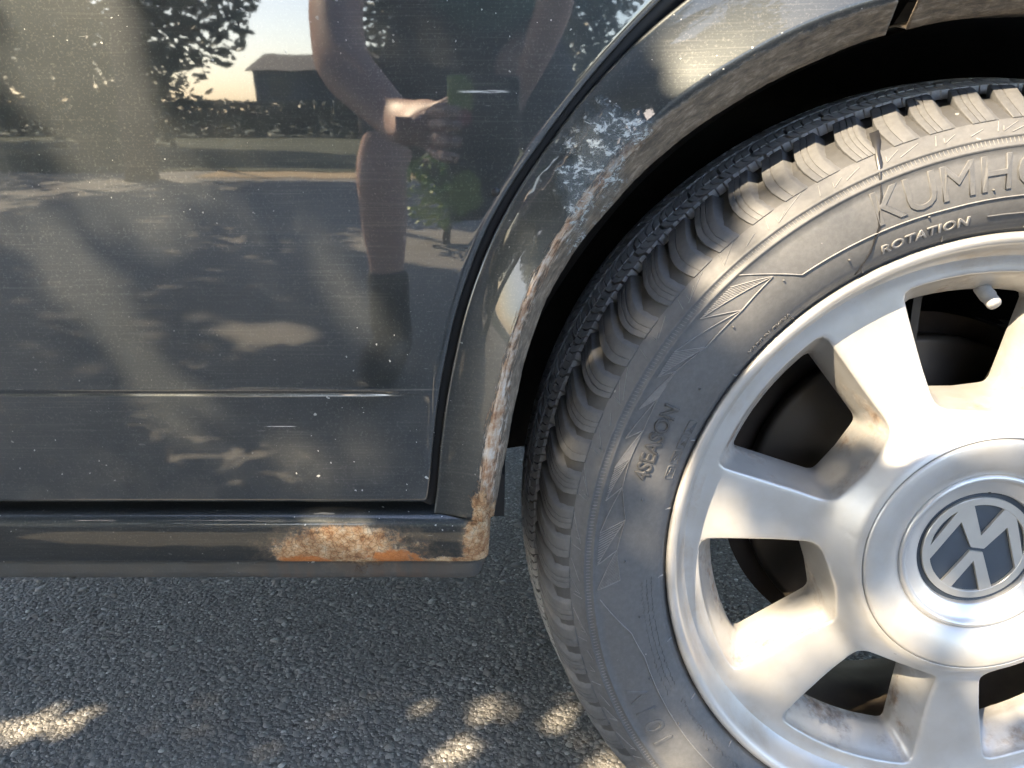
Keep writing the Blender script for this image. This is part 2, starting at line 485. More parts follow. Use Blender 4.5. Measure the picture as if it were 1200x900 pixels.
def stone_chips():
    """aggregate standing proud of the binder where the camera is close enough to see it"""
    M = Mat('asphalt aggregate')
    t = M.attr('tone')
    c = M.colors(t, [(0.0, (0.24, 0.230, 0.212)), (0.45, (0.31, 0.297, 0.272)), (0.80, (0.36, 0.345, 0.315)), (0.97, (0.43, 0.415, 0.38)), (0.995, (0.72, 0.70, 0.65))])
    c = M.mix(M.ramp(M.noise(900, 2), 0.4, 0.7, 0.0, 0.3), c, (0.14, 0.137, 0.13))
    c = M.mix(M.ramp(M.noise(7, 5, 0.65), 0.35, 0.65, 0.0, 0.38), c, (0.15, 0.142, 0.128))
    M.set(Base_Color=c, Roughness=M.ramp(t, 0.2, 1.0, 0.75, 0.5), Normal=M.bump(M.noise(700, 4), 0.6, 0.0008))
    xs = np.arange(-0.90, 0.55, 0.0047); ys = np.arange(0.10, 1.40, 0.0047)
    X, Y = np.meshgrid(xs, ys); X = X.ravel(); Y = Y.ravel()
    X = X + rng.uniform(-.0026, .0026, X.size); Y = Y + rng.uniform(-.0026, .0026, X.size)
    vis = (np.abs(X) < 0.72*(Y + 0.62)) 
    X, Y = X[vis], Y[vis]
    n = X.size
    # octagonal dome: 6-ring, 6-ring, top
    k = np.arange(6) * math.pi/3
    ringv = np.stack([np.cos(k), np.sin(k)], 1)
    jit = rng.uniform(0.72, 1.18, (n, 6))
    rot = rng.uniform(0, 6.28, n); el = rng.uniform(0.62, 1.0, n)
    size = 0.0024 * rng.lognormal(0, 0.42, n)
    h = size * rng.uniform(0.06, 0.24, n)
    tilt = rng.normal(0, 0.14, (n, 2))
    V = np.zeros((n, 13, 3))
    for i in range(6):
        px_, py_ = ringv[i]
        bx = px_*jit[:, i]*size; by = py_*jit[:, i]*size*el
        rx = bx*np.cos(rot) - by*np.sin(rot); ry = bx*np.sin(rot) + by*np.cos(rot)
        V[:, i] = np.stack([X+rx, Y+ry, np.full(n, GZ-0.0012)], 1)
        V[:, 6+i] = np.stack([X+rx*.72, Y+ry*.72, GZ + h*0.78 + rx*.72*tilt[:, 0] + ry*.72*tilt[:, 1]], 1)
    V[:, 12] = np.stack([X, Y, GZ + h], 1)
    F = []
    for i in range(6):
        j = (i+1) % 6
        F += [(i, j, 6+j), (i, 6+j, 6+i), (6+i, 6+j, 12)]
    F = np.array(F)
    FF = (F[None] + (np.arange(n)*13)[:, None, None]).reshape(-1, 3)
    me = bpy.data.meshes.new('asphalt_aggregate')
    me.vertices.add(n*13); me.vertices.foreach_set('co', V.ravel())
    nf = len(FF)
    me.loops.add(nf*3); me.polygons.add(nf)
    me.loops.foreach_set('vertex_index', FF.ravel().astype(np.int32))
    me.polygons.foreach_set('loop_start', np.arange(0, nf*3, 3, dtype=np.int32))
    me.polygons.foreach_set('loop_total', np.full(nf, 3, np.int32))
    me.update(); me.validate()
    me.materials.append(M.m)
    o = bpy.data.objects.new('asphalt_aggregate', me); COL.objects.link(o)
    tone = np.repeat(rng.uniform(0, 1, n), 13)
    add_attr(o, 'tone', tone)
    tag(o, 'loose grey and white stone aggregate in the asphalt under the car', 'gravel', kind='stuff')
stone_chips()

# ---------------------------------------------------------------- the car
WX, WY, WZ = 0.3295, 0.0, 0.3104           # wheel axis
car = empty('parked_car', (WX - 1.2, 0.9, GZ))
tag(car, 'dark green-black car with rusty sill and dusty silver alloy wheel, seen from its side', 'car')

TAN = math.tan(R(2.5))
def y_skin(z):
    d = z - 0.5
    return 0.012 - d*TAN + 0.012*max(0, d)**2

GAP = smooth_interp([(0.20, -0.070), (0.3420, -0.0562), (0.3496, -0.0550), (0.3631, -0.0530), (0.3902, -0.0498), (0.4252, -0.0449), (0.4534, -0.0393),
       (0.4835, -0.0318), (0.5074, -0.0237), (0.5332, -0.0128), (0.5559, 0.0000), (0.5852, 0.0205), (0.6159, 0.0446), (0.6433, 0.0692),
       (0.6611, 0.0870), (0.69, 0.122), (0.72, 0.168), (0.75, 0.205), (0.80, 0.225), (1.02, 0.235)])
ZB = 0.3512       # door foot
ZT = 0.98

def crease_fade(x):
    t = min(1, max(0, (-0.060 - x) / 0.035))
    return t*t*(3-2*t)

def y_door(x, z):
    y = y_skin(z) - 0.0
    k = crease_fade(x)
    # pressed line: panel above stands a little proud of the panel below
    zc = 0.4305
    d = (z - zc)
    step = 1/(1 + math.exp(-max(-60, min(60, d/0.0006))))
    y += k * (0.0007*(1-step)*math.exp(-max(0, -d)/0.05) - 0.00010*math.exp(-((d-0.0014)/0.0012)**2) + 0.0006*math.exp(-((d+0.0016)/0.0010)**2))
    return y

def build_door():
    zs = list(np.linspace(ZB+0.0035, 0.424, 22)) + list(np.linspace(0.4245, 0.4375, 27)) + list(np.linspace(0.442, ZT, 66))
    X0 = -1.25
    rows = []
    def row(z, dy=0.0, inset=0.0):
        xe = GAP(z) - 0.0026 - inset
        # small radius at the foot corner
        q = (z - ZB)
        if q < 0.005: xe -= 0.005 - math.sqrt(max(0, 0.005**2 - (0.005-q)**2))
        xs = list(X0 + (xe - 0.006 - X0) * (1-(1-np.linspace(0, 1, 60))**1.6))
        r = [(x, y_door(x, z) + dy, z) for x in xs]
        ye = y_door(xe, z) + dy
        for k in range(1, 7):                      # rolled hem
            t = k/6*math.pi/2
            r.append((xe - 0.006 + 0.004 + 0.002*math.sin(t), ye + 0.002*(1-math.cos(t)), z))
        r.append((xe, ye + 0.02, z))
        return r
    # foot hem
    for k in range(6, -1, -1):
        t = k/6*math.pi/2
        z = ZB + 0.0030*(1 - math.sin(t))
        rows.append(row(z, 0.0030*(1-math.cos(t)) if k else 0.0))
    rows = [[(x, y+0.018, z) for x, y, z in rows[0]]] + rows
    rows += [row(z) for z in zs]
    m = len(rows[0])
    v = [p for r in rows for p in r]
    o = mesh_obj('rear_door', v, grid_faces(len(rows), m), M_DOOR, car)
    fix_out(o)
    return o

def fix_out(o):
    """make normals face the street (-Y) on average"""
    me = o.data
    s = sum(p.normal.y*p.area for p in me.polygons)
    if s > 0:
        me.flip_normals()

door = build_door()
door['label'] = 'dark scratched rear door with horizontal crease'
# black rubber plug near the door edge
v, f = lathe([(0.0, -0.0012), (0.0018, -0.0012), (0.0026, -0.0006), (0.0029, 0.0012), (0.0024, 0.002)], 20)
plug = mesh_obj('rubber_plug', v, f, M_PLUG)
local(plug, door); 
plug.matrix_parent_inverse = world_of(door).inverted(); plug.location = (-0.0098, y_skin(0.556) + 0.0004, 0.556)

# weather seal that blacks out the gap
sv = []
for z in np.linspace(0.345, 0.98, 90):
    g = GAP(z)
    sv += [(g - 0.010, y_skin(z) + 0.0150, z), (g - 0.001, y_skin(z) + 0.0085, z), (g + 0.010, y_skin(z) + 0.0150, z)]
seal = mesh_obj('door_seal', sv, grid_faces(90, 3), M_SEAL, car)
sv = []
for x in np.linspace(-1.25, -0.045, 40):
    sv += [(x, 0.040, 0.362), (x, 0.0300, 0.3490), (x, 0.040, 0.340)]
seal2 = mesh_obj('door_seal', sv, grid_faces(40, 3), M_SEAL, car)

# ---- wheel arch panels, in polar coordinates round the wheel
RG = smooth_interp([(0, .80), (45, .80), (60, .79), (90, .67), (97, .675), (101, .62), (104, .52), (108, .437), (112, .4290), (118, .4245), (123.8, .4215), (128, .4200), (132.9, .4172), (138.3, .4132), (143.3, .4102), (146.9, .4075),
      (150.8, .4037), (154.4, .3998), (158.8, .3948), (162.9, .3910), (168.1, .3872), (172.1, .3855), (176, .3862), (182, .388)])
RC = smooth_interp([(0, .360), (40, .362), (70, .3600), (96, .3615), (108.3, .3660), (115.3, .3707), (123, .3740), (129, .3760), (133.7, .3755), (138.3, .3732), (142.9, .3710), (146.6, .3688), (151.8, .3643), (156.1, .3596),
      (160.5, .3548), (166.1, .3505), (171, .3482), (177, .3465), (182, .346)])
RL = smooth_interp([(0, .345), (40, .345), (70, .3445), (96, .3462), (107.9, .3520), (115.3, .3540), (122.1, .3560), (129.4, .3583), (135.7, .3588), (140.5, .3586), (145.8, .3580), (151.5, .3552), (156, .3507), (160.8, .3463),
      (167.7, .3425), (172, .3425), (176.1, .3435), (182, .344)])

def arch_panel(name, a0, a1, cut0=0.0, cut1=0.0, n=None, bump_tab=0.0):
    n = n or int(abs(a1-a0)/0.35)
    us = [0, .02, .05, .1, .17, .25, .33, .41, .5, .58, .66, .74, .82, .89, .94, .97, 1.0]
    rows, band, near, angl = [], [], [], []
    for i in range(n+1):
        a = a0 + (a1-a0)*i/n
        rg, rc, rl = RG(a) - 0.0016, RC(a), RL(a)
        t = R(a); c, s = math.cos(t), math.sin(t)
        row, b, nr = [], [], []
        def P(r, y, bb, u):
            aa = t
            # the split between the panels leans a little
            row.append((WX + r*math.cos(aa), y, max(WZ + r*math.sin(aa), 0.3428))); b.append(bb); nr.append(u)
        zg = WZ + rg*s
        P(rg, y_skin(zg) + 0.020, 0, 0); P(rg, y_skin(zg) + 0.0022, 0, 0); P(rg - 0.0006, y_skin(zg) + 0.0006, 0, 0)
        for u in us:
            r = rg - 0.0018 + (rc + 0.004 - rg + 0.0018)*u
            z = WZ + r*s
            k = u if rg - rc < 0.09 else max(0, 1 - (r - rc)/0.075)
            y = y_skin(z) - 0.0125*(k**1.7)
            w = mnoise.noise(Vector((r*40*c, r*40*s, 3.0)))
            y += 0.00012*w
            # old dent under the peeling lacquer
            X, Z = WX + r*c, z
            dd = ((X-0.052)/0.030)**2 + ((Z-0.572)/0.030)**2
            y += 0.0016*math.exp(-dd) + 0.0005*math.exp(-dd*0.6)*mnoise.noise(Vector((X*260, Z*260, 1)))
            P(r, y, 0, k)
        yc = y
        rag = 0.0006*mnoise.noise(Vector((a*0.22, 0, 0))) + 0.0003*mnoise.noise(Vector((a*1.4, 5, 0)))
        lowr = max(0, (150 - abs(a-150)-118)/32) if a > 120 else 0
        yl = 0.0165
        for k, (fr, fy, bb) in enumerate([(0.10, .04, .25), (.24, .14, .6), (.42, .34, .9), (.62, .58, 1), (.82, .82, 1), (1.0, 1.0, 1)]):
            r = rc + 0.004 + (rl + rag - rc - 0.004)*fr
            y = yc + (yl - yc)*fy + 0.0005*mnoise.noise(Vector((a*0.6, fr*9, 2)))
            P(r, y, bb, 1 + fr*0.35)
        P(rl + rag + 0.0008, yl + 0.0015, 1, 1.4)
        P(rl + rag + 0.004, yl + 0.012, 1, 1.4)
        P(rl + rag + 0.006, yl + 0.045, 1, 1.4)
        rows.append(row); band += b; near += nr; angl += [a]*len(row)
    m = len(rows[0])
    # turned-in ends
    o = mesh_obj(name, [p for r in rows for p in r], grid_faces(len(rows), m), M_ARCH, car)
    add_attr(o, 'band', band); add_attr(o, 'near', near); add_attr(o, 'ang', angl)
    fix_out(o)
    so = o.modifiers.new('thickness', 'SOLIDIFY'); so.thickness = 0.0012; so.offset = -1
    return o

quarter = arch_panel('rear_quarter_panel', 108.9, 175.2)
quarter['label'] = 'dark rear quarter panel with peeling lacquer and scraped rusty arch lip'
bumper = arch_panel('bumper_corner', 4.0, 107.0)
v, f = lathe([(0.356, 0.060), (0.375, 0.016), (0.45, 0.020)], 6, 105, 111)
v = [(x+WX, y, z+WZ) for x, y, z in v]
mesh_obj('panel_joint_backing', v, f, M_SEAL, car)

# ---- sill
def build_sill():
    prof = [(0.3490, 0.060), (0.3475, 0.0345), (0.3462, 0.0285), (0.3448, 0.0228), (0.3428, 0.0182), (0.3405, 0.0152), (0.3380, 0.0138), (0.3350, 0.0136),
            (0.330, 0.0142), (0.324, 0.0152), (0.318, 0.0166), (0.3125, 0.0182), (0.3085, 0.0198), (0.3065, 0.0212), (0.3055, 0.0236), (0.3046, 0.0268),
            (0.3026, 0.0284), (0.2990, 0.0288), (0.2945, 0.0291), (0.2900, 0.0295), (0.2885, 0.0310), (0.2890, 0.0335), (0.2960, 0.0345), (0.3040, 0.080)]
    xs = list(np.linspace(-1.25, -0.20, 40)) + list(np.linspace(-0.195, -0.030, 80))
    rows = []
    for x in xs:
        r = []
        for z, y in prof:
            d = ((x+0.112)/0.05)**2 + ((z-0.312)/0.02)**2
            yy = y - 0.0004*math.exp(-d)*(1 + mnoise.noise(Vector((x*220, z*220, 0)))) + 0.00025*mnoise.noise(Vector((x*25, z*25, 7)))
            if z < 0.303: z = z + 0.0006*mnoise.noise(Vector((x*30, 3, 7)))
            r.append((x, yy, z))
        rows.append(r)
    # rounded end turning into the wheel well
    for k in range(1, 13):
        t = k/12*math.pi/2
        r = []
        for z, y in prof:
            e = 0.0135 - 0.35*max(0, 0.306 - z)
            r.append((-0.030 + e*math.sin(t) + 0.0006*mnoise.noise(Vector((t*3, z*200, 0))), y + 0.012*(1-math.cos(t)) , z))
        rows.append(r)
    rows.append([(x, y+0.06, z) for x, y, z in rows[-1]])
    o = mesh_obj('sill', [p for r in rows for p in r], grid_faces(len(rows), len(prof)), M_SILL, car)
    fix_out(o)
    o['label'] = 'dark sill with blistered rust patches along its lower edge'
    return o
sill = build_sill()

# ---- wheel well, floor and upper body (closing the shell so that no light leaks through)
v, f = lathe([(0.352, 0.040), (0.358, 0.075), (0.362, 0.12), (0.362, 0.30), (0.30, 0.315), (0.05, 0.32)], 90, -4, 184)
v = [(x+WX + 0.0012*math.sin(40*z), y, z+WZ) for x, y, z in v]
liner = mesh_obj('wheel_arch_liner', v, f, M_LINER, car)
v, f = merge(box(-1.25, -0.035, 0.062, 1.70, 0.300, 0.345), box(0.70, 1.6, 0.045, 1.70, 0.300, 0.345),
             box(-0.035, 0.70, 0.33, 1.70, 0.36, 0.40), box(-1.25, 1.6, 1.70, 1.74, 0.27, 1.0),
             box(-0.034, -0.006, 0.070, 0.50, 0.318, 0.352))
under = mesh_obj('underbody', v, f, M_UNDER, car, smooth=False)
v = []
for x in np.linspace(-1.25, 1.6, 12):
    for y, z in ((y_skin(0.975)+0.004, 0.975), (0.012, 0.995), (0.06, 1.0), (0.9, 1.02), (1.70, 1.0), (1.742, 0.98)):
        v.append((x, y, z))
deck = mesh_obj('shoulder_line', v, grid_faces(12, 6), M_DOOR, car)
v = []
for x in np.linspace(-1.25, 1.3, 12):
    for t in np.linspace(0, math.pi, 13):
        y = 0.9 - 0.84*math.copysign(abs(math.cos(t))**0.5, math.cos(t)); z = 1.0 + 0.50*abs(math.sin(t))**0.6
        v.append((x, y, z))
cabin = mesh_obj('side_glass', v, grid_faces(12, 13), M_GLASS, car)
# brake side parts inside the wheel well
v, f = tube([(-0.02, 0.40, 0.36), (0.16, 0.36, 0.34), (WX, 0.31, WZ)], [0.03, 0.03, 0.045], 12)
mesh_obj('trailing_arm', v, f, M_UNDER, car)

# ---------------------------------------------------------------- wheel
def rubber(name, dust, tint=(0.20, 0.195, 0.19)):
    M = Mat(name)
    n1 = M.noise(18, 5, 0.6); n2 = M.noise(260, 5, 0.7)
    d = M.math('ADD', M.math('MULTIPLY', M.ramp(n1, 0.25, 0.8), dust*0.22), M.math('MULTIPLY', M.ramp(n2, 0.3, 0.8), dust*0.28))
    d = M.math('ADD', d, dust*0.56)
    c = M.mix(d, (0.022, 0.023, 0.025), tint)
    # pale scuffs and a few specks
    sp = speck_mask(M, M.pos(), 150, 0.16, 0.07)
    c = M.mix(M.math('MULTIPLY', sp, 0.5), c, (0.45, 0.43, 0.4))
    M.set(Base_Color=c, Roughness=M.ramp(n1, 0.3, 0.7, 0.50, 0.68), Normal=M.bump(n2, 0.22, 0.0002))
    return M.m
M_RUB = rubber('dusty sidewall rubber', 0.62, (0.20, 0.20, 0.20))
M_TREAD = rubber('worn tread rubber', 0.56, (0.22, 0.22, 0.22))
M_GROOVE = rubber('groove rubber', 0.30)
M_PRINT = rubber('season print rubber', 0.30)
M_RIB = rubber('brightened rib rubber', 1.0, (0.40, 0.40, 0.39))  # rib tone raised above the blocks to make up for the arch's shade
M_RELIEF = rubber('worn raised lines', 1.0, (0.26, 0.255, 0.25))

def silver():
    M = Mat('dusty silver alloy')
    rec = M.attr('recess')
    n1 = M.noise(26, 5, 0.6); n2 = M.noise(120, 6, 0.7, dist=0.6); n3 = M.noise(500, 4, 0.6)
    c = M.mix(M.ramp(n1, 0.35, 0.7), (0.56, 0.555, 0.54), (0.50, 0.485, 0.455))
    # brake dust and dried mud caught in the recesses
    m = M.math('MULTIPLY', rec, M.ramp(M.math('ADD', M.noise(34, 5, 0.6), M.math('MULTIPLY', rec, 0.12)), 0.60, 0.84))
    dirt = M.colors(n2, [(0.34, (0.085, 0.052, 0.032)), (0.5, (0.22, 0.14, 0.085)), (0.66, (0.40, 0.30, 0.21))])
    c = M.mix(M.math('MULTIPLY', m, 0.9), c, dirt)
    stain = M.ramp(M.math('MULTIPLY', M.attr('ring'), M.noise(20, 6, 0.7)), 0.46, 0.72)
    c = M.mix(M.math('MULTIPLY', stain, 0.45), c, (0.36, 0.26, 0.16))
    sp = speck_mask(M, M.pos(), 120, 0.14, 0.05)
    c = M.mix(M.math('MULTIPLY', sp, 0.5), c, (0.16, 0.14, 0.12))
    M.set(Base_Color=c, Metallic=M.math('SUBTRACT', 0.55, M.math('MULTIPLY', m, 0.5), clamp=True),
          Roughness=M.math('ADD', 0.40, M.math('MULTIPLY', m, 0.4), clamp=True),
          Normal=M.bump(n3, 0.15, 0.0002, M.bump(M.math('MULTIPLY', m, n2), 0.6, 0.001)))
    M.b.inputs['Coat Weight'].default_value = 0.12
    M.b.inputs['Coat Roughness'].default_value = 0.25
    return M.m
M_SILVER = silver()
M_BARREL = simple('brown dusty wheel barrel', (0.16, 0.13, 0.10), 0.7, 0.2, var=0.5, scale=40)
M_CHROME = simple('polished emblem metal', (0.58, 0.56, 0.51), 0.28, 0.45, var=0.12, scale=60)
M_RINGM = simple('brushed silver ring', (0.62, 0.62, 0.61), 0.30, 0.6, var=0.06, scale=80)
M_EMB = simple('dark blue grey emblem field', (0.06, 0.075, 0.095), 0.35, 0.0, var=0.2, scale=60)
M_DARK = simple('dark metal', (0.03, 0.028, 0.026), 0.6, 0.3, var=0.4, scale=40)
M_DISC = simple('worn brake disc', (0.07, 0.06, 0.05), 0.45, 0.6, var=0.3, scale=30)
M_SHIELD = simple('rusty backplate', (0.045, 0.034, 0.027), 0.8, 0.2, var=0.5, scale=60)
M_CAP = simple('grey plastic valve cap', (0.36, 0.36, 0.355), 0.5, var=0.2, scale=200)
M_TAR = Mat('glossy dried drip'); M_TAR.set(Base_Color=(0.02, 0.02, 0.022), Roughness=0.3); M_TAR = M_TAR.m

# inner barrel of the wheel carries every other wheel part
bar = [(0.2215, 0.205), (0.2165, 0.200), (0.2045, 0.196), (0.2035, 0.18), (0.198, 0.16), (0.1975, 0.14), (0.2035, 0.12), (0.2035, 0.081), (0.186, 0.081)]
v, f = lathe(bar, 128)
wheel = mesh_obj('rear_wheel', v, f, M_BARREL)
wheel.location = (WX, WY, WZ)
attach(wheel, car)
wheel['label'] = 'dusty silver seven-spoke alloy wheel with worn tyre'
wheel_world = Matrix.Translation((WX, WY, WZ))

def wpart(name, v, f, mat, smooth=True):
    o = mesh_obj(name, v, f, mat, smooth=smooth)
    local(o, wheel)
    return o

# ---- tyre carcass
SW = [(0.2205, 0.036), (0.2205, 0.0285), (0.2222, 0.0245), (0.2240, 0.0235), (0.2250, 0.0205), (0.2265, 0.0200), (0.2275, 0.0185), (0.2320, 0.0155),
      (0.2400, 0.0115), (0.2500, 0.0088), (0.2600, 0.0078), (0.2680, 0.0080), (0.2735, 0.0088), (0.2740, 0.0079), (0.2752, 0.0079), (0.2757, 0.0092), (0.2795, 0.0101), (0.2800, 0.0094), (0.2810, 0.0097), (0.2815, 0.0110),
      (0.2860, 0.0137), (0.2900, 0.0168), (0.2940, 0.0205), (0.2990, 0.0265), (0.3012, 0.0345), (0.3028, 0.0435), (0.3038, 0.0540), (0.3050, 0.0660), (0.3085, 0.085), (0.3128, 0.12),
      (0.3105, 0.155), (0.3080, 0.180), (0.3040, 0.198), (0.2960, 0.216), (0.2800, 0.226), (0.2600, 0.229), (0.2400, 0.224), (0.2260, 0.212), (0.2210, 0.203)]
v, f = lathe(SW, 300)
tyre = wpart('tyre', v, f, M_RUB)
tyre.data.materials.append(M_GROOVE)
for p in tyre.data.polygons:
    if math.hypot(p.center.x, p.center.z) > 0.2905: p.material_index = 1
tyre['label'] = 'dusty black tyre with raised sidewall lettering'
swr = np.array([p[0] for p in SW[1:28]]); swy = np.array([p[1] for p in SW[1:28]])
SMO = [(0.2250, 0.0205), (0.2320, 0.0155), (0.2400, 0.0115), (0.2500, 0.0088), (0.2600, 0.0078), (0.2680, 0.0080), (0.2735, 0.0088), (0.2800, 0.0102), (0.2860, 0.0137), (0.2900, 0.0168), (0.2940, 0.0205), (0.2990, 0.0265)]
sw_y = smooth_interp(SMO)

# ---- shoulder tread blocks
NB = 78
PITCH = 360.0/NB
# path from the sidewall up over the shoulder to the first groove: r, y of the block top, angular shift, half width (deg)
PATH = [(0.2893, 0.0166, 2.25, 1.62), (0.2903, 0.0160, 2.3, 1.62), (0.2935, 0.0180, 2.55, 1.62), (0.2985, 0.0228, 2.75, 1.66), (0.3026, 0.0290, 2.6, 1.70), (0.3060, 0.0362, 2.15, 1.74), (0.3085, 0.0440, 1.5, 1.78), (0.3103, 0.0530, 0.75, 1.80), (0.3114, 0.0600, 0.2, 1.80), (0.3120, 0.0650, 0.0, 1.78), (0.3118, 0.0657, 0.0, 1.76)]
DEPTH = [0.0003, 0.0014, 0.0020, 0.0027, 0.0037, 0.0050, 0.0066, 0.0072, 0.0074, 0.0074, 0.0070]
def block_mesh(name, sipes):
    # columns across the block: (fraction -1..1, height 0..1)
    cols = [(-1.04, 0.0), (-1.0, 0.90), (-0.97, 1.0)]
    for s in sipes:
        cols += [(s-0.05, 1.0), (s-0.028, 0.98), (s-0.016, 0.45), (s+0.016, 0.45), (s+0.028, 0.98), (s+0.05, 1.0)]
    cols += [(0.58, 1.0), (0.62, 0.97), (0.80, 0.66), (0.98, 0.32), (1.12, 0.10), (1.24, 0.0)]
    nrm = []
    for i in range(len(PATH)):
        a, b = PATH[max(i-1, 0)], PATH[min(i+1, len(PATH)-1)]
        tr, ty = b[0]-a[0], b[1]-a[1]
        l = math.hypot(tr, ty); nrm.append((ty/l, -tr/l))      # outward: +r, -y
    v = []
    for i, ((r, y, sh, hw), d) in enumerate(zip(PATH, DEPTH)):
        nr, ny = nrm[i]
        for fr, h in cols:
            dd = d*(1-h)
            if 0.4 < h < 0.5: dd = min(dd, 0.004 if i > 6 else 0.0005)
            rr, yy = r - nr*dd, y - ny*dd
            a = R(sh - fr*hw)
            yy += 0.0030*fr*max(0.0, (i-6)/4)
            v.append((rr*math.cos(a), yy, rr*math.sin(a)))
    f = grid_faces(len(PATH), len(cols))
    # inner wall down into the circumferential groove
    b = len(v); m = len(cols); i = len(PATH)-1
    for fr, h in cols:
        a = R(PATH[i][2] - fr*PATH[i][3])
        v.append((0.304*math.cos(a), 0.0668 + 0.0030*fr, 0.304*math.sin(a)))
    for j in range(m-1):
        f.append((i*m+j, i*m+j+1, b+j+1, b+j))
    o = mesh_obj(name, v, f, M_TREAD)
    fix_normals(o)
    for p in o.data.polygons: p.use_smooth = True
    if hasattr(o.data, 'set_sharp_from_angle'): o.data.set_sharp_from_angle(angle=R(26))
    return o
proto_blocks = [block_mesh('tread_block', s) for s in ((-0.50, -0.05), (-0.34,), (-0.55, -0.1, 0.28))]
used = [False]*3
phase = 95.1
a = phase
for i in range(NB):
    k = (0, 0, 1, 2, 0, 1)[i % 6]
    o = proto_blocks[k] if not used[k] else proto_blocks[k].copy()
    if used[k]: COL.objects.link(o)
    used[k] = True
    local(o, wheel, rot=(0, -R(phase + 2.3 + i*PITCH + (0.28 if i % 3 == 1 else -0.12)), 0))

# ---- inner tread ribs with their many sipes (too small to pick apart)
def tread_ribs():
    V, F = [], []
    rowsy = [(0.0706, 0.0845, 0.9), (0.0865, 0.1010, -1.2), (0.1045, 0.1190, 1.3), (0.1225, 0.1370, -1.3), (0.1395, 0.1545, 1.2), (0.158, 0.172, -0.9), (0.175, 0.197, 0.6)]
    crown = smooth_interp([(0.060, 0.3115), (0.072, 0.3136), (0.085, 0.3170), (0.10, 0.3200), (0.12, 0.3222), (0.155, 0.3180), (0.185, 0.313), (0.20, 0.306)])
    N = NB*4
    for ri, (y0, y1, sh) in enumerate(rowsy):
        for i in range(N):
            a0 = i*360/N + ri*0.37; w = 360/N*0.86
            if i % 4 == 0: w *= 0.80
            ym = (y0+y1)/2 + random.uniform(-.002, .002)
            b = len(V)
            zig = 0.35
            for y, s in ((y0, 0.0), (ym, sh*0.5 + zig), (y1, sh)):
                rr = crown(y) - random.uniform(0, 0.0004)
                for aa, r in ((a0, rr-.006), (a0+0.02, rr), (a0+w-0.02, rr), (a0+w, rr-.006)):
                    t = R(aa + s)
                    V.append((r*math.cos(t), y, r*math.sin(t)))
            for k in range(2):
                for j in range(3):
                    F.append((b+k*4+j, b+k*4+j+1, b+k*4+4+j+1, b+k*4+4+j))
            F.append((b, b+1, b+2, b+3)); F.append((b+8, b+9, b+10, b+11))
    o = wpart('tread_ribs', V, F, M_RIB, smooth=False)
    fix_normals(o)
    o['kind'] = 'stuff'
tread_ribs()

# ---- sidewall relief: raised lines laid on the sidewall surface
def ribbon(pts, w=0.0008, h=0.0008, sub=6):
    """pts (r, angle deg) on the sidewall -> low rounded ridge"""
    P = []
    for (r0, a0), (r1, a1) in zip(pts[:-1], pts[1:]):
        for k in range(sub):
            P.append((r0 + (r1-r0)*k/sub, a0 + (a1-a0)*k/sub))
    P.append(pts[-1])
    v = []
    C = [Vector((r*math.cos(R(a)), sw_y(r), r*math.sin(R(a)))) for r, a in P]
    for i, c in enumerate(C):
        d = (C[min(i+1, len(C)-1)] - C[max(i-1, 0)]).normalized()
        side = d.cross(Vector((0, -1, 0))).normalized()
        up = Vector((0, -1, 0))
        v += [c - side*w*0.5 - up*0.0004, c - side*w*0.25 + up*h, c + side*w*0.25 + up*h, c + side*w*0.5 - up*0.0004]
    return v, grid_faces(len(C), 4)

parts = []
# thin bounding line with kinks between the two halves of the sidewall
parts.append(ribbon([(0.2735, 134.2), (0.2480, 127.7), (0.2472, 122.3), (0.2450, 106), (0.2450, 70), (0.2735, 55)], sub=14))
parts.append(ribbon([(0.2705, 185.5), (0.2520, 192), (0.2470, 197), (0.2455, 225), (0.2455, 250)], sub=10))
# faceted triangle band
rnd = random.Random(3)
tri_o = [(0.2715, a) for a in (136, 141.5, 147, 151, 156, 160.5, 165, 170, 175, 180, 184)]
tri_i = [(0.2590, 131), (0.2560, 137), (0.2570, 144), (0.2635, 149), (0.2640, 153.5), (0.2630, 158.5), (0.2640, 163), (0.2630, 167.5), (0.2560, 172.5), (0.2590, 177.5), (0.2560, 182.5)]
for i in range(len(tri_i)):
    o_, n_ = tri_o[i], tri_i[i]
    parts.append(ribbon([o_, n_], 0.0006))
    if i+1 < len(tri_i):
        parts.append(ribbon([n_, tri_o[i+1]], 0.0006)); parts.append(ribbon([n_, tri_i[i+1]], 0.0005))
def hatch(A, B, C_, n=13):
    """fine lines filling the triangle A B C, parallel to AB"""
    for k in range(1, n):
        t = k/n
        p = (A[0]+(C_[0]-A[0])*t, A[1]+(C_[1]-A[1])*t); q = (B[0]+(C_[0]-B[0])*t, B[1]+(C_[1]-B[1])*t)
        parts.append(ribbon([p, q], 0.0006, 0.0005, sub=2))
for i in (0, 2, 3, 5, 6, 8, 9):
    hatch(tri_i[i], tri_o[i+1], tri_i[i+1]) if i % 2 else hatch(tri_o[i], tri_i[i], tri_o[i+1])
# slanted feather lines under the shoulder blocks
for i in range(150):
    a = i*2.4 + rnd.uniform(-.4, .4)
    l = rnd.uniform(1.4, 4.6)
    r0 = rnd.uniform(0.2823, 0.2838); r1 = r0 + l*0.0016
    if i % 3 == 0: parts.append(ribbon([(r1, a), (r0, a+l)], 0.0006, 0.0004, sub=3))
    elif i % 3 == 1: parts.append(ribbon([(r1, a), (r0, a+l*.7), (r0+.003, a+l*.62)], 0.0005, 0.0004, sub=3))
    else: parts.append(ribbon([(r0+.0055, a), (r0, a+.5)], 0.0006, 0.0004, sub=2))
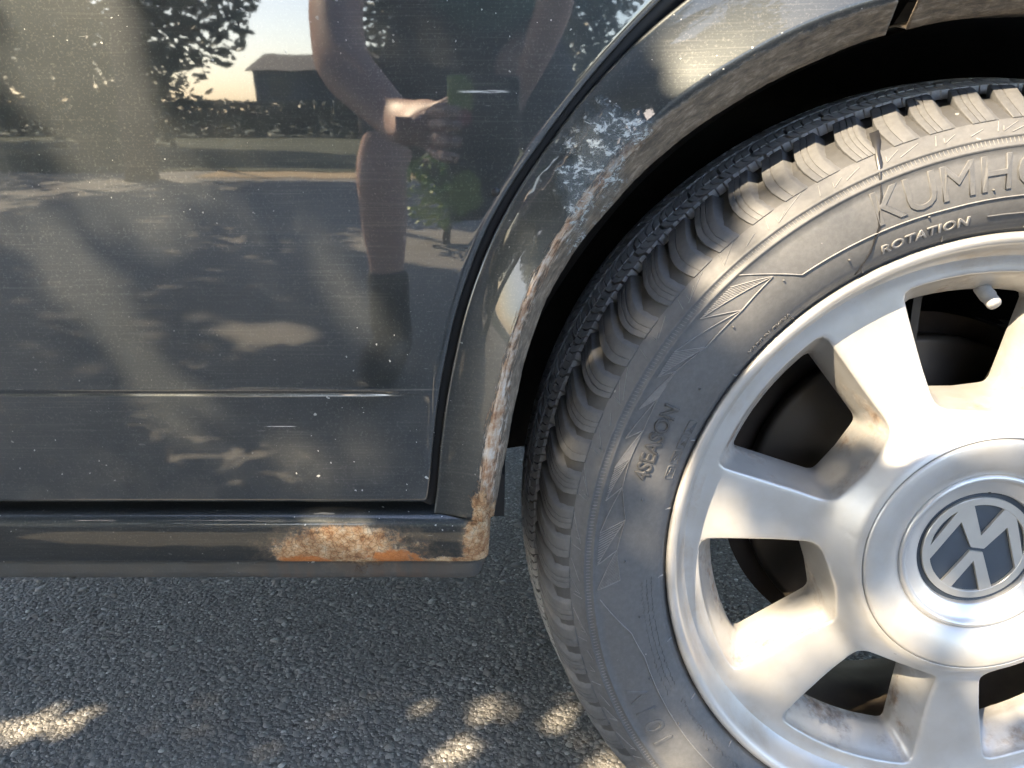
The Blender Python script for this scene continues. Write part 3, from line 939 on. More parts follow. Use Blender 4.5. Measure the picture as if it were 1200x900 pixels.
# radial cross-hatching of the narrow dark ring
for i in range(720):
    parts.append(ribbon([(0.2762, i*0.5), (0.2792, i*0.5+0.12)], 0.0004, 0.00022, sub=1))
# bead line nubs and moulding pips
for i in range(28):
    parts.append(ribbon([(0.2245, i*12.9+3), (0.2285, i*12.9+3.1)], 0.0009, 0.0006, sub=2))
v, f = merge(*parts)
relief = wpart('sidewall_relief', v, f, M_RELIEF)
fix_normals(relief)
pv = []
for i in range(36):
    r, a = 0.2375 + 0.020*rnd.random(), i*10 + rnd.uniform(-2, 2)
    vv, ff = lathe([(0.0, -0.0016), (0.0005, -0.0014), (0.0008, 0.0004)], 7)
    pv.append(([(x + r*math.cos(R(a)), y + sw_y(r), z + r*math.sin(R(a))) for x, y, z in vv], ff))
v, f = merge(*pv)
pips = wpart('moulding_pips', v, f, M_RUB); pips['kind'] = 'stuff'

# ---- raised lettering
def arc_text(body, size, r0, a_start, depth=0.0005, spacing=1.0, bold=0.0, name='raised_lettering', squash=1.0, mat=None):
    """text with its feet towards the hub, running clockwise from a_start (deg)"""
    cu = bpy.data.curves.new('t', 'FONT')
    cu.body = body; cu.size = size; cu.extrude = depth; cu.bevel_depth = depth*0.5; cu.bevel_resolution = 0
    cu.space_character = spacing; cu.offset = bold; cu.resolution_u = 3
    to = bpy.data.objects.new('t', cu); COL.objects.link(to)
    dg = bpy.context.evaluated_depsgraph_get()
    me = bpy.data.meshes.new_from_object(to.evaluated_get(dg))
    bpy.data.objects.remove(to); bpy.data.curves.remove(cu)
    bm = bmesh.new(); bm.from_mesh(me)
    bmesh.ops.triangulate(bm, faces=bm.faces)
    for vt in bm.verts:
        x, y, z = vt.co
        x *= squash
        r = r0 + y
        a = R(a_start) - x/(r0 + size*0.35)
        vt.co = (r*math.cos(a), sw_y(r) - z - depth*0.25, r*math.sin(a))
    bmesh.ops.recalc_face_normals(bm, faces=bm.faces)
    bm.to_mesh(me); bm.free()
    me.materials.clear(); me.materials.append(mat or M_RUB)
    o = bpy.data.objects.new(name, me); COL.objects.link(o)
    local(o, wheel)
    return o
arc_text('KUMHO', 0.0300, 0.2500, 116.0, 0.0005, 1.0)['label'] = 'raised brand lettering on tyre'
arc_text('ROTATION', 0.0082, 0.2312, 116.0, 0.0005, 1.1, squash=1.22, mat=M_RELIEF)['label'] = 'raised rotation marking on tyre'
arc_text('4SEASON', 0.0142, 0.2480, 165.8, 0.0007, 1.0, 0.0, squash=0.92, mat=M_PRINT)['label'] = 'raised season marking on tyre'
arc_text('MADE IN CHINA', 0.0044, 0.2278, 140.8, 0.0004, 1.1)['label'] = 'raised origin marking on tyre'
arc_text('101V', 0.0205, 0.2535, 213.6, 0.0005, 1.35)['label'] = 'raised load marking on tyre'
arc_text('R16', 0.0205, 0.2535, 228.5, 0.0005, 1.3)['label'] = 'raised size marking on tyre'
ar = merge(ribbon([(0.2345, 100.0), (0.2335, 84.0)], 0.0011, 0.0006), ribbon([(0.2362, 87.5), (0.2335, 84.0), (0.2305, 87.5)], 0.0011, 0.0006))
wpart('rotation_arrow', *ar, M_RUB)
sq = []
for k in range(4):
    a0 = 165.0 - k*2.75
    sq.append(ribbon([(0.2305, a0), (0.2365, a0), (0.2365, a0-2.2), (0.2305, a0-2.2), (0.2305, a0)], 0.0005, 0.0004, sub=2))
    for j in range(4):
        p = [(0.2312 + 0.0046*rnd.random(), a0 - 0.3 - 1.6*rnd.random()) for _ in range(3)]
        sq.append(ribbon(p, 0.0005, 0.0004, sub=1))
for j in range(3):                                       # small worn print, no longer legible
    a = 183.0 + j*0.3
    while a < 205:
        l = rnd.uniform(0.25, 0.8)
        sq.append(ribbon([(0.2335 + j*0.0034, a), (0.2335 + j*0.0034 + rnd.uniform(0, .0016), a + l)], 0.0004, 0.0003, sub=1)); a += l + 0.25
a = 208
while a < 232:
    l = rnd.uniform(0.3, 0.7)
    sq.append(ribbon([(0.2335, a), (0.2335 + rnd.uniform(-.0012, .0026), a + l), (0.2352, a+l*0.6)], 0.0005, 0.0004, sub=1)); a += l + 0.3
v, f = merge(*sq)
wpart('mould_marks', v, f, M_RUB)['kind'] = 'stuff'

# ---- dried drip running down the sidewall from the tread
path = [(0.3015, 111.3), (0.296, 111.9), (0.290, 112.5), (0.284, 112.9), (0.279, 113.4), (0.273, 113.8), (0.266, 114.2), (0.258, 115.1), (0.250, 115.5), (0.243, 116.6), (0.236, 117.6), (0.230, 119.2), (0.2260, 120.2)]
wid = [0.0062, 0.0056, 0.0036, 0.0046, 0.0030, 0.0015, 0.0019, 0.0017, 0.0026, 0.0018, 0.0023, 0.0017, 0.0022]
v = []
for (r, a), w in zip(path, wid):
    for fr in (-1, -.6, 0, .6, 1):
        aa = R(a) + fr*w*0.5/r
        rr = r
        y = sw_y(rr) if rr < 0.289 else float(np.interp(rr, [p[0] for p in PATH], [p[1] for p in PATH])) - 0.0002
        v.append((rr*math.cos(aa), y + 0.0003 - 0.0011*(1-fr*fr)*min(1, w/0.0014), rr*math.sin(aa)))
drip = wpart('dried_drip', v, grid_faces(len(path), 5), M_TAR)
drip['label'] = 'glossy dark dried drip on the sidewall'
fix_normals(drip)

# ---- rim: seven identical spoke sectors, each an O-grid round its window
NS = 7
HALF = 180.0/NS
R_IN, R_OUT = 0.0880, 0.2050
yface = smooth_interp([(0.086, 0.0175), (0.092, 0.0200), (0.098, 0.0265), (0.104, 0.0330), (0.112, 0.0385), (0.13, 0.0425), (0.16, 0.0445), (0.19, 0.0445), (0.2, 0.0440), (0.206, 0.0425)])

def rounded(poly, rad, seg=7):
    out = []
    n = len(poly)
    for i in range(n):
        p0, p, p1 = (Vector(poly[i-1]), Vector(poly[i]), Vector(poly[(i+1) % n]))
        r = rad[i]
        if r <= 0:
            out.append(p); continue
        d0 = (p0-p).normalized(); d1 = (p1-p).normalized()
        ang = d0.angle(d1); t = min(r/math.tan(ang/2), (p0-p).length*.48, (p1-p).length*.48)
        a_, b_ = p + d0*t, p + d1*t
        for k in range(seg+1):
            u = k/seg
            out.append((a_*(1-u) + p*u)*(1-u) + (p*(1-u) + b_*u)*u)
    return out
def arcpts(r, h0, h1, n):
    return [(r*math.sin(R(h0+(h1-h0)*k/n)), r*math.cos(R(h0+(h1-h0)*k/n))) for k in range(n+1)]
# window outlines in a frame where +Y is the window's radius
front = rounded([(0.0325, 0.1045)] + arcpts(0.1935, 17.2, -17.2, 8) + [(-0.0325, 0.1045)] + [(0.0, 0.1025)],
                [0.011] + [0.019] + [0]*7 + [0.019] + [0.011, 0])
back = rounded([(0.0250, 0.1085)] + arcpts(0.1790, 14.2, -14.2, 8) + [(-0.0250, 0.1085), (0, 0.1070)],
               [0.008, 0.011] + [0]*7 + [0.011, 0.008, 0])
CEN = Vector((0, 0.152))
bound = arcpts(R_IN, HALF, -HALF, 40) + [(-r*math.sin(R(HALF)), r*math.cos(R(HALF))) for r in np.linspace(R_IN, R_OUT, 60)[1:-1]] + \
        arcpts(R_OUT, -HALF, HALF, 80) + [(r*math.sin(R(HALF)), r*math.cos(R(HALF))) for r in np.linspace(R_OUT, R_IN, 60)[1:-1]]
def radial(poly, angs):
    pts = np.array([(p[0]-CEN.x, p[1]-CEN.y) for p in poly])
    th = np.unwrap(np.arctan2(pts[:, 1], pts[:, 0])); 
    if th[-1] < th[0]: pts = pts[::-1]; th = np.unwrap(np.arctan2(pts[:, 1], pts[:, 0]))
    pts = np.vstack([pts, pts[:1]]); th = np.append(th, th[0] + 2*math.pi)
    out = []
    for a_ in angs:
        q = th[0] + ((a_ - th[0]) % (2*math.pi))
        i = int(min(np.searchsorted(th, q, 'right')-1, len(th)-2))
        p, d = pts[i], pts[i+1]-pts[i]
        ca, sa = math.cos(a_), math.sin(a_)
        den = d[0]*sa - d[1]*ca
        t = 0 if abs(den) < 1e-12 else -(p[0]*sa - p[1]*ca)/den
        t = min(1, max(0, t)); s = p + d*t
        out.append((s[0]+CEN.x, s[1]+CEN.y))
    return out
cor = [(R_IN*math.sin(R(HALF)), R_IN*math.cos(R(HALF))), (R_OUT*math.sin(R(HALF)), R_OUT*math.cos(R(HALF)))]
angs = list(np.linspace(0, 2*math.pi, 96, endpoint=False))
for x, y in cor:
    for s in (1, -1): angs.append(math.atan2(y-CEN.y, s*x) % (2*math.pi))
angs = sorted(set(round(x, 6) for x in angs))
FR, BK, BD = radial(front, angs), radial(back, angs), radial(bound, angs)
def spoke_mesh():
    rows, rec, ring = [], [], []
    n = len(angs)
    FIL = 0.0022
    # window wall, back to front
    wall = [(0.0, 0.0800), (0.0, 0.0725), (0.10, 0.0690), (0.30, 0.0640), (0.55, 0.0575), (0.80, 0.0515)]
    def F2(i): return Vector(FR[i]), Vector(BK[i]), Vector(BD[i])
    for fr, y in wall:
        row = []
        for i in range(n):
            p, b, _ = F2(i)
            q = b + (p-b)*fr
            yy = y if fr == 0 else y + (yface(p.length) - 0.0445)*fr
            row.append((q.x, yy, q.y)); rec.append(1.0); ring.append(0.0)
        rows.append(row)
    for d in (0.0, 0.0002, 0.0006, 0.0012, 0.0022):
        row = []
        for i in range(n):
            p, b, o_ = F2(i)
            dirv = (o_-p); L = dirv.length
            q = p + dirv*min(d/L, 0.9)
            dy = FIL*(1 - math.sqrt(max(0, 1-(1-d/FIL)**2)))
            row.append((q.x, yface(q.length) + dy, q.y)); rec.append(max(0, 0.75 - d/FIL)); ring.append(max(0, 1-d/FIL))
        rows.append(row)
    for t in (0.15, 0.3, 0.45, 0.6, 0.75, 0.88, 1.0):
        row = []
        for i in range(n):
            p, b, o_ = F2(i)
            L = (o_-p).length; s0 = min(0.0022/L, 0.9)
            q = p + (o_-p)*(s0 + (1-s0)*t)
            row.append((q.x, yface(q.length), q.y)); rec.append(0.0)
            ring.append(1.0 if q.length > 0.198 else 0.0)
        rows.append(row)
    m = n
    v = [p for r in rows for p in r]
    f = []
    for i in range(len(rows)-1):
        for j in range(m):
            k = (j+1) % m
            f.append((i*m+j, i*m+k, (i+1)*m+k, (i+1)*m+j))
    return v, f, rec, ring
sv, sf, srec, sring = spoke_mesh()
V, F, REC, RING = [], [], [], []
for s in range(NS):
    ang = R(94.0 + s*360/NS) - math.pi/2
    c, s_ = math.cos(ang), math.sin(ang)
    b = len(V)
    V += [(x*c - z*s_, y, x*s_ + z*c) for x, y, z in sv]
    F += [tuple(i+b for i in q) for q in sf]
    REC += srec; RING += sring
# outer flange
fl = [(R_OUT, yface(R_OUT)), (0.2075, 0.0400), (0.2100, 0.0350), (0.2122, 0.0290), (0.2138, 0.0245), (0.2150, 0.0220), (0.2165, 0.0206), (0.2185, 0.0198), (0.2203, 0.0198), (0.2215, 0.0207), (0.2220, 0.0225), (0.2218, 0.0255), (0.2205, 0.030)]
v, f = lathe(fl, 224)
b = len(V); V += v; F += [tuple(i+b for i in q) for q in f]; REC += [0.0]*len(v); RING += [1.0 if i % len(fl) < 5 else 0.35 for i in range(len(v))]
# edge dropping behind the centre cap
v, f = lathe([(0.0872, 0.026), (0.0872, 0.0190), (0.0875, 0.0178), (R_IN, yface(R_IN))], 160)
b = len(V); V += v; F += [tuple(i+b for i in q) for q in f]; REC += [0.0]*len(v); RING += [0.0]*len(v)
rim = wpart('alloy_rim', V, F, M_SILVER)
add_attr(rim, 'recess', REC); add_attr(rim, 'ring', RING)
bm = bmesh.new(); bm.from_mesh(rim.data)
bmesh.ops.remove_doubles(bm, verts=bm.verts, dist=0.00005)
bmesh.ops.recalc_face_normals(bm, faces=bm.faces)
bm.to_mesh(rim.data); bm.free(); rim.data.shade_smooth()
rim['label'] = 'silver seven-spoke alloy rim with brown brake dust'

# ---- centre cap and emblem
cap = [(0.0868, 0.026), (0.0868, 0.0185), (0.0862, 0.0172), (0.0845, 0.0166), (0.078, 0.0170), (0.070, 0.0188), (0.064, 0.0215), (0.0600, 0.0245), (0.0585, 0.0262)]
v, f = lathe(cap, 160)
ccap = wpart('centre_cap', v, f, M_SILVER); add_attr(ccap, 'recess', [0.0]*len(v)); add_attr(ccap, 'ring', [0.0]*len(v)); fix_normals(ccap)
v, f = lathe([(0.0590, 0.029), (0.0588, 0.0255), (0.0575, 0.0238), (0.0555, 0.0236), (0.0540, 0.0250), (0.0535, 0.0272), (0.0520, 0.0280), (0.0440, 0.0302), (0.0430, 0.0312), (0.0425, 0.035)], 160)
wpart('cap_ring', v, f, M_RINGM); 
v, f = lathe([(0.0430, 0.0345), (0.0, 0.0345)], 96)
v.append((0, 0.0345, 0))
wpart('emblem_field', v, f, M_EMB)
def emblem():
    S = 0.0395; y0 = 0.0318
    rot = R(180 - 7)
    V, F = [], []
    def plate(poly, top):
        b = len(V); n = len(poly)
        for yy in (y0 + top + 0.0022, y0 + top + 0.0004, y0 + top):
            k = 1.0
            for x, z in poly:
                X, Z = x*math.cos(rot) - z*math.sin(rot), x*math.sin(rot) + z*math.cos(rot)
                V.append((X*S, yy, Z*S))
        for l in (0, 1):
            for i in range(n):
                j = (i+1) % n
                F.append((b+l*n+i, b+l*n+j, b+(l+1)*n+j, b+(l+1)*n+i))
        F.append(tuple(range(b+2*n, b+3*n)))
    plate([(-.50, .78), (-.30, .87), (0, .24), (.30, .87), (.50, .78), (.115, .055), (-.115, .055)], 0.0002)
    plate([(-.91, .17), (-.83, .38), (-.42, -.47), (-.12, -.015), (.12, -.015), (.42, -.47), (.83, .38), (.91, .17), (.48, -.78), (.30, -.85), (0, -.26), (-.30, -.85), (-.48, -.78)], 0.0002)
    v, f = lathe([(S*0.985, y0+0.0024), (S*0.985, y0+0.0004), (S*0.975, y0), (S*0.855, y0), (S*0.845, y0+0.0004), (S*0.845, y0+0.0024)], 96)
    b = len(V); V.extend(v); F.extend(tuple(i+b for i in q) for q in f)
    o = wpart('emblem', V, F, M_CHROME, smooth=False)
    fix_normals(o)
    o['label'] = 'polished round maker emblem, upside down'
emblem()
v, f = lathe([(0.0, -0.0006), (0.0009, -0.0004), (0.0011, 0.0015)], 10)
nub = wpart('cap_dimple', v, f, M_DARK); nub.location = (0.001, 0.0308, 0.0435)

# ---- valve, brake, hub behind the spokes
def along(p0, d, prof, segs=24):
    """lathe (radius, distance) along direction d"""
    d = Vector(d).normalized(); a = d.cross(Vector((0, 0, 1))).normalized(); b_ = d.cross(a)
    v = []
    for i in range(segs):
        t = 2*math.pi*i/segs
        for r, l in prof:
            v.append(Vector(p0) + d*l + (a*math.cos(t) + b_*math.sin(t))*r*(1 + (0.035 if (i % 2 and 0.012 < l < 0.021) else 0)))
    return v, grid_faces(segs, len(prof), wrap_n=True)
va = R(91.5)
vp = (0.187*math.cos(va), 0.080, 0.187*math.sin(va))
v, f = along(vp, (0.20, -0.80, -0.62), [(0.0058, -0.004), (0.0060, 0.004), (0.0045, 0.008), (0.0043, 0.0105), (0.0052, 0.011), (0.0053, 0.0120), (0.0053, 0.0205), (0.0046, 0.0225), (0.0048, 0.0235), (0.0048, 0.0275), (0.0040, 0.0290), (0.0, 0.0292)])
valve = wpart('valve_stem', v, f, M_CAP); fix_normals(valve)
v, f = lathe([(0.060, 0.100), (0.072, 0.104), (0.074, 0.118), (0.074, 0.128), (0.128, 0.130), (0.133, 0.131), (0.134, 0.134), (0.134, 0.142), (0.074, 0.143)], 120)
disc = wpart('brake_disc', v, f, M_DISC); fix_normals(disc)
v, f = lathe([(0.0, 0.070), (0.050, 0.072), (0.062, 0.080), (0.068, 0.100), (0.068, 0.12)], 60)
wpart('hub', v, f, M_DARK)
cv = []
for a_ in np.linspace(28, 74, 14):
    t = R(a_)
    for r, y in ((0.095, 0.112), (0.100, 0.104), (0.135, 0.100), (0.150, 0.106), (0.152, 0.14), (0.150, 0.165), (0.10, 0.17)):
        cv.append((r*math.cos(t), y, r*math.sin(t)))
cal = wpart('brake_caliper', cv, grid_faces(14, 7), M_DARK); fix_normals(cal)
v, f = merge(box(-0.052, -0.040, 0.10, 0.16, 0.125, 0.19), box(-0.062, -0.02, 0.098, 0.11, 0.178, 0.196), box(-0.036, -0.030, 0.095, 0.16, 0.12, 0.185))
br = wpart('brake_bracket', v, f, M_DARK, smooth=False)
v, f = lathe([(0.150, 0.150), (0.080, 0.152), (0.02, 0.155)], 80)
wpart('dust_shield', v, f, M_SHIELD)
v, f = lathe([(0.156, 0.175), (0.160, 0.150), (0.163, 0.150), (0.160, 0.176)], 80, -40, 60)
wpart('shield_rim', v, f, M_BARREL)

# ---------------------------------------------------------------- trees: a leafy crown throws the dappled light
# sunlit places on car and ground: two ends of a stripe and its half width; the crown has gaps on the way to the sun from there
LIT = [
    (-0.258, 0.012, 0.674, -0.227, 0.012, 0.561, 0.019),
    (-0.272, 0.015, 0.512, -0.219, 0.015, 0.418, 0.004),
    (-0.106, 0.014, 0.502, -0.084, 0.014, 0.467, -0.004),
    (-0.150, 0.017, 0.381, -0.095, 0.017, 0.384, -0.005),
    (-0.210, 0.017, 0.412, -0.197, 0.017, 0.400, -0.010),
    (-0.268, 0.017, 0.380, -0.254, 0.017, 0.364, -0.014),
    (0.104, 0.000, 0.644, 0.141, 0.000, 0.657, 0.016),
    (0.091, 0.000, 0.628, 0.095, 0.000, 0.633, -0.008),
    (-0.163, 0.015, 0.337, -0.099, 0.015, 0.334, -0.012),
    (0.049, 0.000, 0.573, 0.045, 0.000, 0.568, -0.010),
    (-0.560, 0.235, -0.010, -0.481, 0.256, -0.010, -0.001),
    (-0.105, 0.276, -0.010, -0.105, 0.273, -0.010, -0.008),
    (-0.057, 0.206, -0.010, -0.056, 0.205, -0.010, 0.0),
    (-0.043, 0.280, -0.010, -0.039, 0.280, -0.010, -0.006),
    (0.005, 0.286, -0.010, 0.007, 0.286, -0.010, -0.013),
    (0.052, 0.262, -0.010, 0.053, 0.259, -0.010, -0.006),
    (0.067, 0.219, -0.010, 0.069, 0.214, -0.010, -0.006),
    (0.090, 0.180, -0.010, 0.105, 0.155, -0.010, 0.0),
    (0.204, 0.030, 0.584, 0.306, 0.030, 0.598, 0.016),
    (0.172, 0.012, 0.526, 0.167, 0.012, 0.518, 0.010),
    (0.245, 0.010, 0.558, 0.299, 0.010, 0.568, 0.014),
    (0.143, 0.012, 0.499, 0.138, 0.012, 0.494, 0.004),
    (0.123, 0.012, 0.354, 0.121, 0.012, 0.323, 0.004),
    (0.125, 0.010, 0.152, 0.129, 0.010, 0.141, 0.008),
    (0.235, 0.040, 0.453, 0.339, 0.040, 0.411, 0.026),
    (0.194, 0.020, 0.490, 0.313, 0.020, 0.522, 0.012),
    (0.292, 0.020, 0.248, 0.373, 0.020, 0.241, 0.014),
    (0.179, 0.050, 0.216, 0.226, 0.050, 0.236, 0.007),
    (0.338, 0.100, 0.446, 0.381, 0.100, 0.420, 0.016),
    (-0.471, -3.221, -0.010, -0.294, -3.321, -0.010, 0.013),
    (-0.721, -1.639, -0.010, -0.660, -1.639, -0.010, -0.005),
    (-0.645, -0.842, -0.010, -0.457, -0.861, -0.010, -0.007),
    (-0.449, -0.780, -0.010, -0.378, -0.746, -0.010, -0.009),
    (-0.574, -0.637, -0.010, -0.504, -0.637, -0.010, -0.011),
    (-0.550, -0.360, -0.010, 0.450, -0.300, -0.010, 0.070),  # added gap: sunlit ground out of view, bouncing fill light onto the car
    (-0.262, -0.775, 0.735, -0.160, -0.625, 0.590, 0.050),  # from here on, gaps added to put sun on the photographer's arm and leg
    (-0.250, -1.030, 1.055, -0.262, -0.775, 0.735, 0.080),
    (-0.290, -1.265, 0.485, -0.295, -1.335, 0.200, 0.060),
]

def leaf_material(name, c0, c1):
    M = Mat(name)
    c = M.mix(M.attr('tone'), c0, c1)
    M.set(Base_Color=c, Roughness=0.5)
    M.b.inputs['Transmission Weight'].default_value = 0.0
    return M.m
M_LEAF = leaf_material('leaf green', (0.035, 0.075, 0.018), (0.085, 0.15, 0.035))
M_LEAFD = leaf_material('dark leaf green', (0.016, 0.034, 0.014), (0.045, 0.075, 0.026))
M_BARK = simple('grey brown bark', (0.11, 0.085, 0.065), 0.9, var=0.45, scale=18, bump=0.01)

def leaf_cloud(name, C, size, mat, parent):
    """one small folded leaf at each centre"""
    n = len(C)
    d = rng.normal(0, 1, (n, 3)); d[:, 2] *= 0.5; d /= np.linalg.norm(d, axis=1)[:, None]
    u = rng.normal(0, 1, (n, 3)); u -= (u*d).sum(1)[:, None]*d; u /= np.linalg.norm(u, axis=1)[:, None]
    w = np.cross(d, u)
    L = (size*rng.uniform(0.75, 1.25, n))[:, None]; W = L*0.42
    V = np.zeros((n, 6, 3))
    V[:, 0] = C - d*L*.5; V[:, 1] = C - d*L*.12 + u*W*.5; V[:, 2] = C + d*L*.2 + u*W*.45; V[:, 3] = C + d*L*.5 - w*L*.06
    V[:, 4] = C + d*L*.2 - u*W*.45; V[:, 5] = C - d*L*.12 - u*W*.5
    V[:, [1, 2, 4, 5]] += (w*W*.16)[:, None]
    F = np.array([(0, 1, 2, 3), (0, 3, 4, 5)])
    FF = (F[None] + (np.arange(n)*6)[:, None, None]).reshape(-1, 4)
    me = bpy.data.meshes.new(name)
    me.vertices.add(n*6); me.vertices.foreach_set('co', V.ravel())
    nf = len(FF)
    me.loops.add(nf*4); me.polygons.add(nf)
    me.loops.foreach_set('vertex_index', FF.ravel().astype(np.int32))
    me.polygons.foreach_set('loop_start', np.arange(0, nf*4, 4, dtype=np.int32))
    me.polygons.foreach_set('loop_total', np.full(nf, 4, np.int32))
    me.update(); me.validate(); me.materials.append(mat)
    o = bpy.data.objects.new(name, me); COL.objects.link(o)
    add_attr(o, 'tone', np.repeat(rng.uniform(0, 1, n), 6))
    attach(o, parent)
    return o

def seg_dist(P, A, B):
    d = B - A; L = (d*d).sum()
    t = np.clip(((P - A) @ d)/max(L, 1e-9), 0, 1)
    return np.linalg.norm(P - (A + t[:, None]*d), axis=1)

def carve(P, e1, e2, spots, margin):
    UV = np.stack([P @ e1, P @ e2], 1)
    bad = np.zeros(len(P), bool)
    for x0, y0, z0, x1, y1, z1, r in spots:
        A = np.array([x0, y0, z0]); B = np.array([x1, y1, z1])
        bad |= seg_dist(UV, np.array([A @ e1, A @ e2]), np.array([B @ e1, B @ e2])) < r + margin
    return P[~bad]

# sunny openings between the trees across the yard
GLADES = [(-2.9, -7.2, 0.0, -0.9, -7.2, 0.0, 0.45), (-0.36, -3.2, 0.1, -0.30, -3.2, 0.6, 0.30), (-0.47, -3.25, 0.0, -0.25, -3.3, 0.0, 0.10)]
E1 = np.cross(np.array(SUN), (0, 0, 1)); E1 /= np.linalg.norm(E1); E2 = np.cross(E1, np.array(SUN))

def shade_tree():
    base = np.array([-3.4, -3.6, GZ])
    t = empty('shade_tree', tuple(base))
    tag(t, 'broad leafy tree across from the car, its crown throwing the dappled shade', 'tree')
    S = np.array(SUN)
    rng = np.random.default_rng(11)
    # crown slab on the way to the sun
    N = 95000
    k = rng.uniform(1.7, 2.5, N)                       # metres along the ray times |S|
    e1 = np.cross(S, (0, 0, 1)); e1 /= np.linalg.norm(e1); e2 = np.cross(e1, S)
    rad = np.sqrt(rng.uniform(0, 1, N))*1.5; an = rng.uniform(0, 2*math.pi, N)
    mid = np.array([-0.15, -0.25, 0.25])
    P = mid - S*k[:, None] + e1*(rad*np.cos(an))[:, None] + e2*(rad*np.sin(an))[:, None]
    # the outer crown thins out into clumps
    clump = np.array([mnoise.noise(Vector(p)*1.1) for p in P])
    keep = (rad < 1.15) | (clump > (rad-1.15)*0.8 - 0.12)
    P = P[keep]
    UV = np.stack([P @ e1, P @ e2], 1)
    size = 0.050
    bad = np.zeros(len(P), bool)
    for x0, y0, z0, x1, y1, z1, r in LIT:
        A = np.array([x0, y0, z0]); B = np.array([x1, y1, z1])
        d = seg_dist(UV, np.array([A @ e1, A @ e2]), np.array([B @ e1, B @ e2]))
        bad |= d < r + size*0.40
    P = carve(P[~bad], e1, e2, GLADES, 0.03)
    P = P[(P[:, 2] > 1.0) & ~((P[:, 0] > -0.46) & (P[:, 1] > -1.9) & (P[:, 2] < 1.75))]
    leaf_cloud('crown', P, size, M_LEAF, t)
    # trunk and limbs
    b = Vector(base)
    top = b + Vector((0.3, 0.3, 1.7))
    pr = [tube([b + Vector((0, 0, -.05)), b + Vector((.02, .02, .4)), b + Vector((.1, .1, 1.6)), top], [.24, .18, .15, .12], 14)]
    cen = Vector(mid - S*2.2)
    for i in range(9):
        e = cen + Vector((rng.uniform(-1.2, .5), rng.uniform(-1.0, .5), rng.uniform(0, .5)))
        m = (top*0.5 + e*0.5) + Vector((0, 0, .25))
        pr.append(tube([top - Vector((0, 0, .3)), m, e], [.05, .03, .008], 8))
    v, f = merge(*pr)
    mesh_obj('trunk', v, f, M_BARK, t)
    return t
shade_tree()

def back_tree(name, base, h, rx, rz, label, n=5200, mat=None, size=0.22, low=0.35):
    b = Vector((base[0], base[1], GZ))
    t = empty(name, tuple(b)); tag(t, label, 'tree', 'trees across the yard')
    cz = h - rz
    d = rng.normal(0, 1, (n, 3)); d /= np.linalg.norm(d, axis=1)[:, None]
    rr = rng.uniform(0.15, 1, n)**0.45
    P = d*rr[:, None]*np.array([rx, rx, rz]) + np.array([b.x, b.y, cz])
    cl = np.array([mnoise.noise(Vector(p)*(1.6/rx)) + 0.5*mnoise.noise(Vector(p)*(4.0/rx)) for p in P])
    P = P[(cl > -0.16) & (P[:, 2] > low)]
    if h > 4: P = carve(P, E1, E2, GLADES + LIT, 0.12)
    leaf_cloud('crown', P, size, mat or M_LEAFD, t)
    pr = [tube([b + Vector((0, 0, -.1)), b + Vector((.05, 0, h*.3)), b + Vector((0, .1, h*.75))], [.06*h*.5, .045*h*.5, .02], 10)]
    for i in range(6):
        a = i*1.05 + random.random()
        s = b + Vector((.04, .03, h*(.3+.05*i)))
        pr.append(tube([s, s + Vector((math.cos(a)*rx*.35, math.sin(a)*rx*.35, h*.1)), s + Vector((math.cos(a)*rx*.7, math.sin(a)*rx*.7, h*.16))], [.05, .03, .01], 6))
    v, f = merge(*pr)
    mesh_obj('trunk', v, f, M_BARK, t)
back_tree('spreading_tree', (-3.3, -6.6), 5.0, 2.7, 1.4, 'spreading tree close behind the photographer', n=30000, size=0.15, low=2.2, mat=M_LEAF)
back_tree('broadleaf_tree', (-6.0, -11.0), 6.2, 2.7, 3.0, 'tall dark leafy tree reflected in the left of the door', n=17000, size=0.20)
back_tree('broadleaf_tree', (-10.2, -14.0), 6.0, 2.6, 2.8, 'wide dark tree farthest left across the yard', n=6000, size=0.26)
back_tree('broadleaf_tree', (-0.4, -16.0), 5.8, 2.9, 2.9, 'rounded dark tree behind the photographer, right of the house', n=15000, size=0.22)
back_tree('garden_shrub', (-4.8, -9.4), 1.5, 1.1, 0.75, 'low dark shrub at the foot of the tall tree', n=2400, size=0.12, low=0.0)

back_tree('flowering_shrub', (-0.33, -3.2), 0.66, 0.24, 0.30, 'small bright green shrub just behind the photographer', n=900, size=0.055, low=0.03, mat=leaf_material('bright shrub green', (0.10, 0.20, 0.03), (0.28, 0.40, 0.06)))
# clipped hedge along the far side
h = empty('clipped_hedge', (-1.0, -17.5, GZ)); tag(h, 'long clipped dark green hedge across the yard', 'hedge')
n = 16000
P = np.stack([rng.uniform(-16, 14, n), rng.uniform(-18.0, -17.0, n), GZ + 0.75*rng.uniform(0, 1, n)**0.7], 1)
leaf_cloud('foliage', P, 0.17, M_LEAFD, h)
pr = []
for x in np.arange(-15.5, 14, 1.5):
    pr.append(tube([(x, -17.5, GZ-.05), (x+.05, -17.5, .3), (x, -17.45, .6)], [.04, .03, .015], 6))
v, f = merge(*pr); mesh_obj('stems', v, f, M_BARK, h)['kind'] = 'stuff'

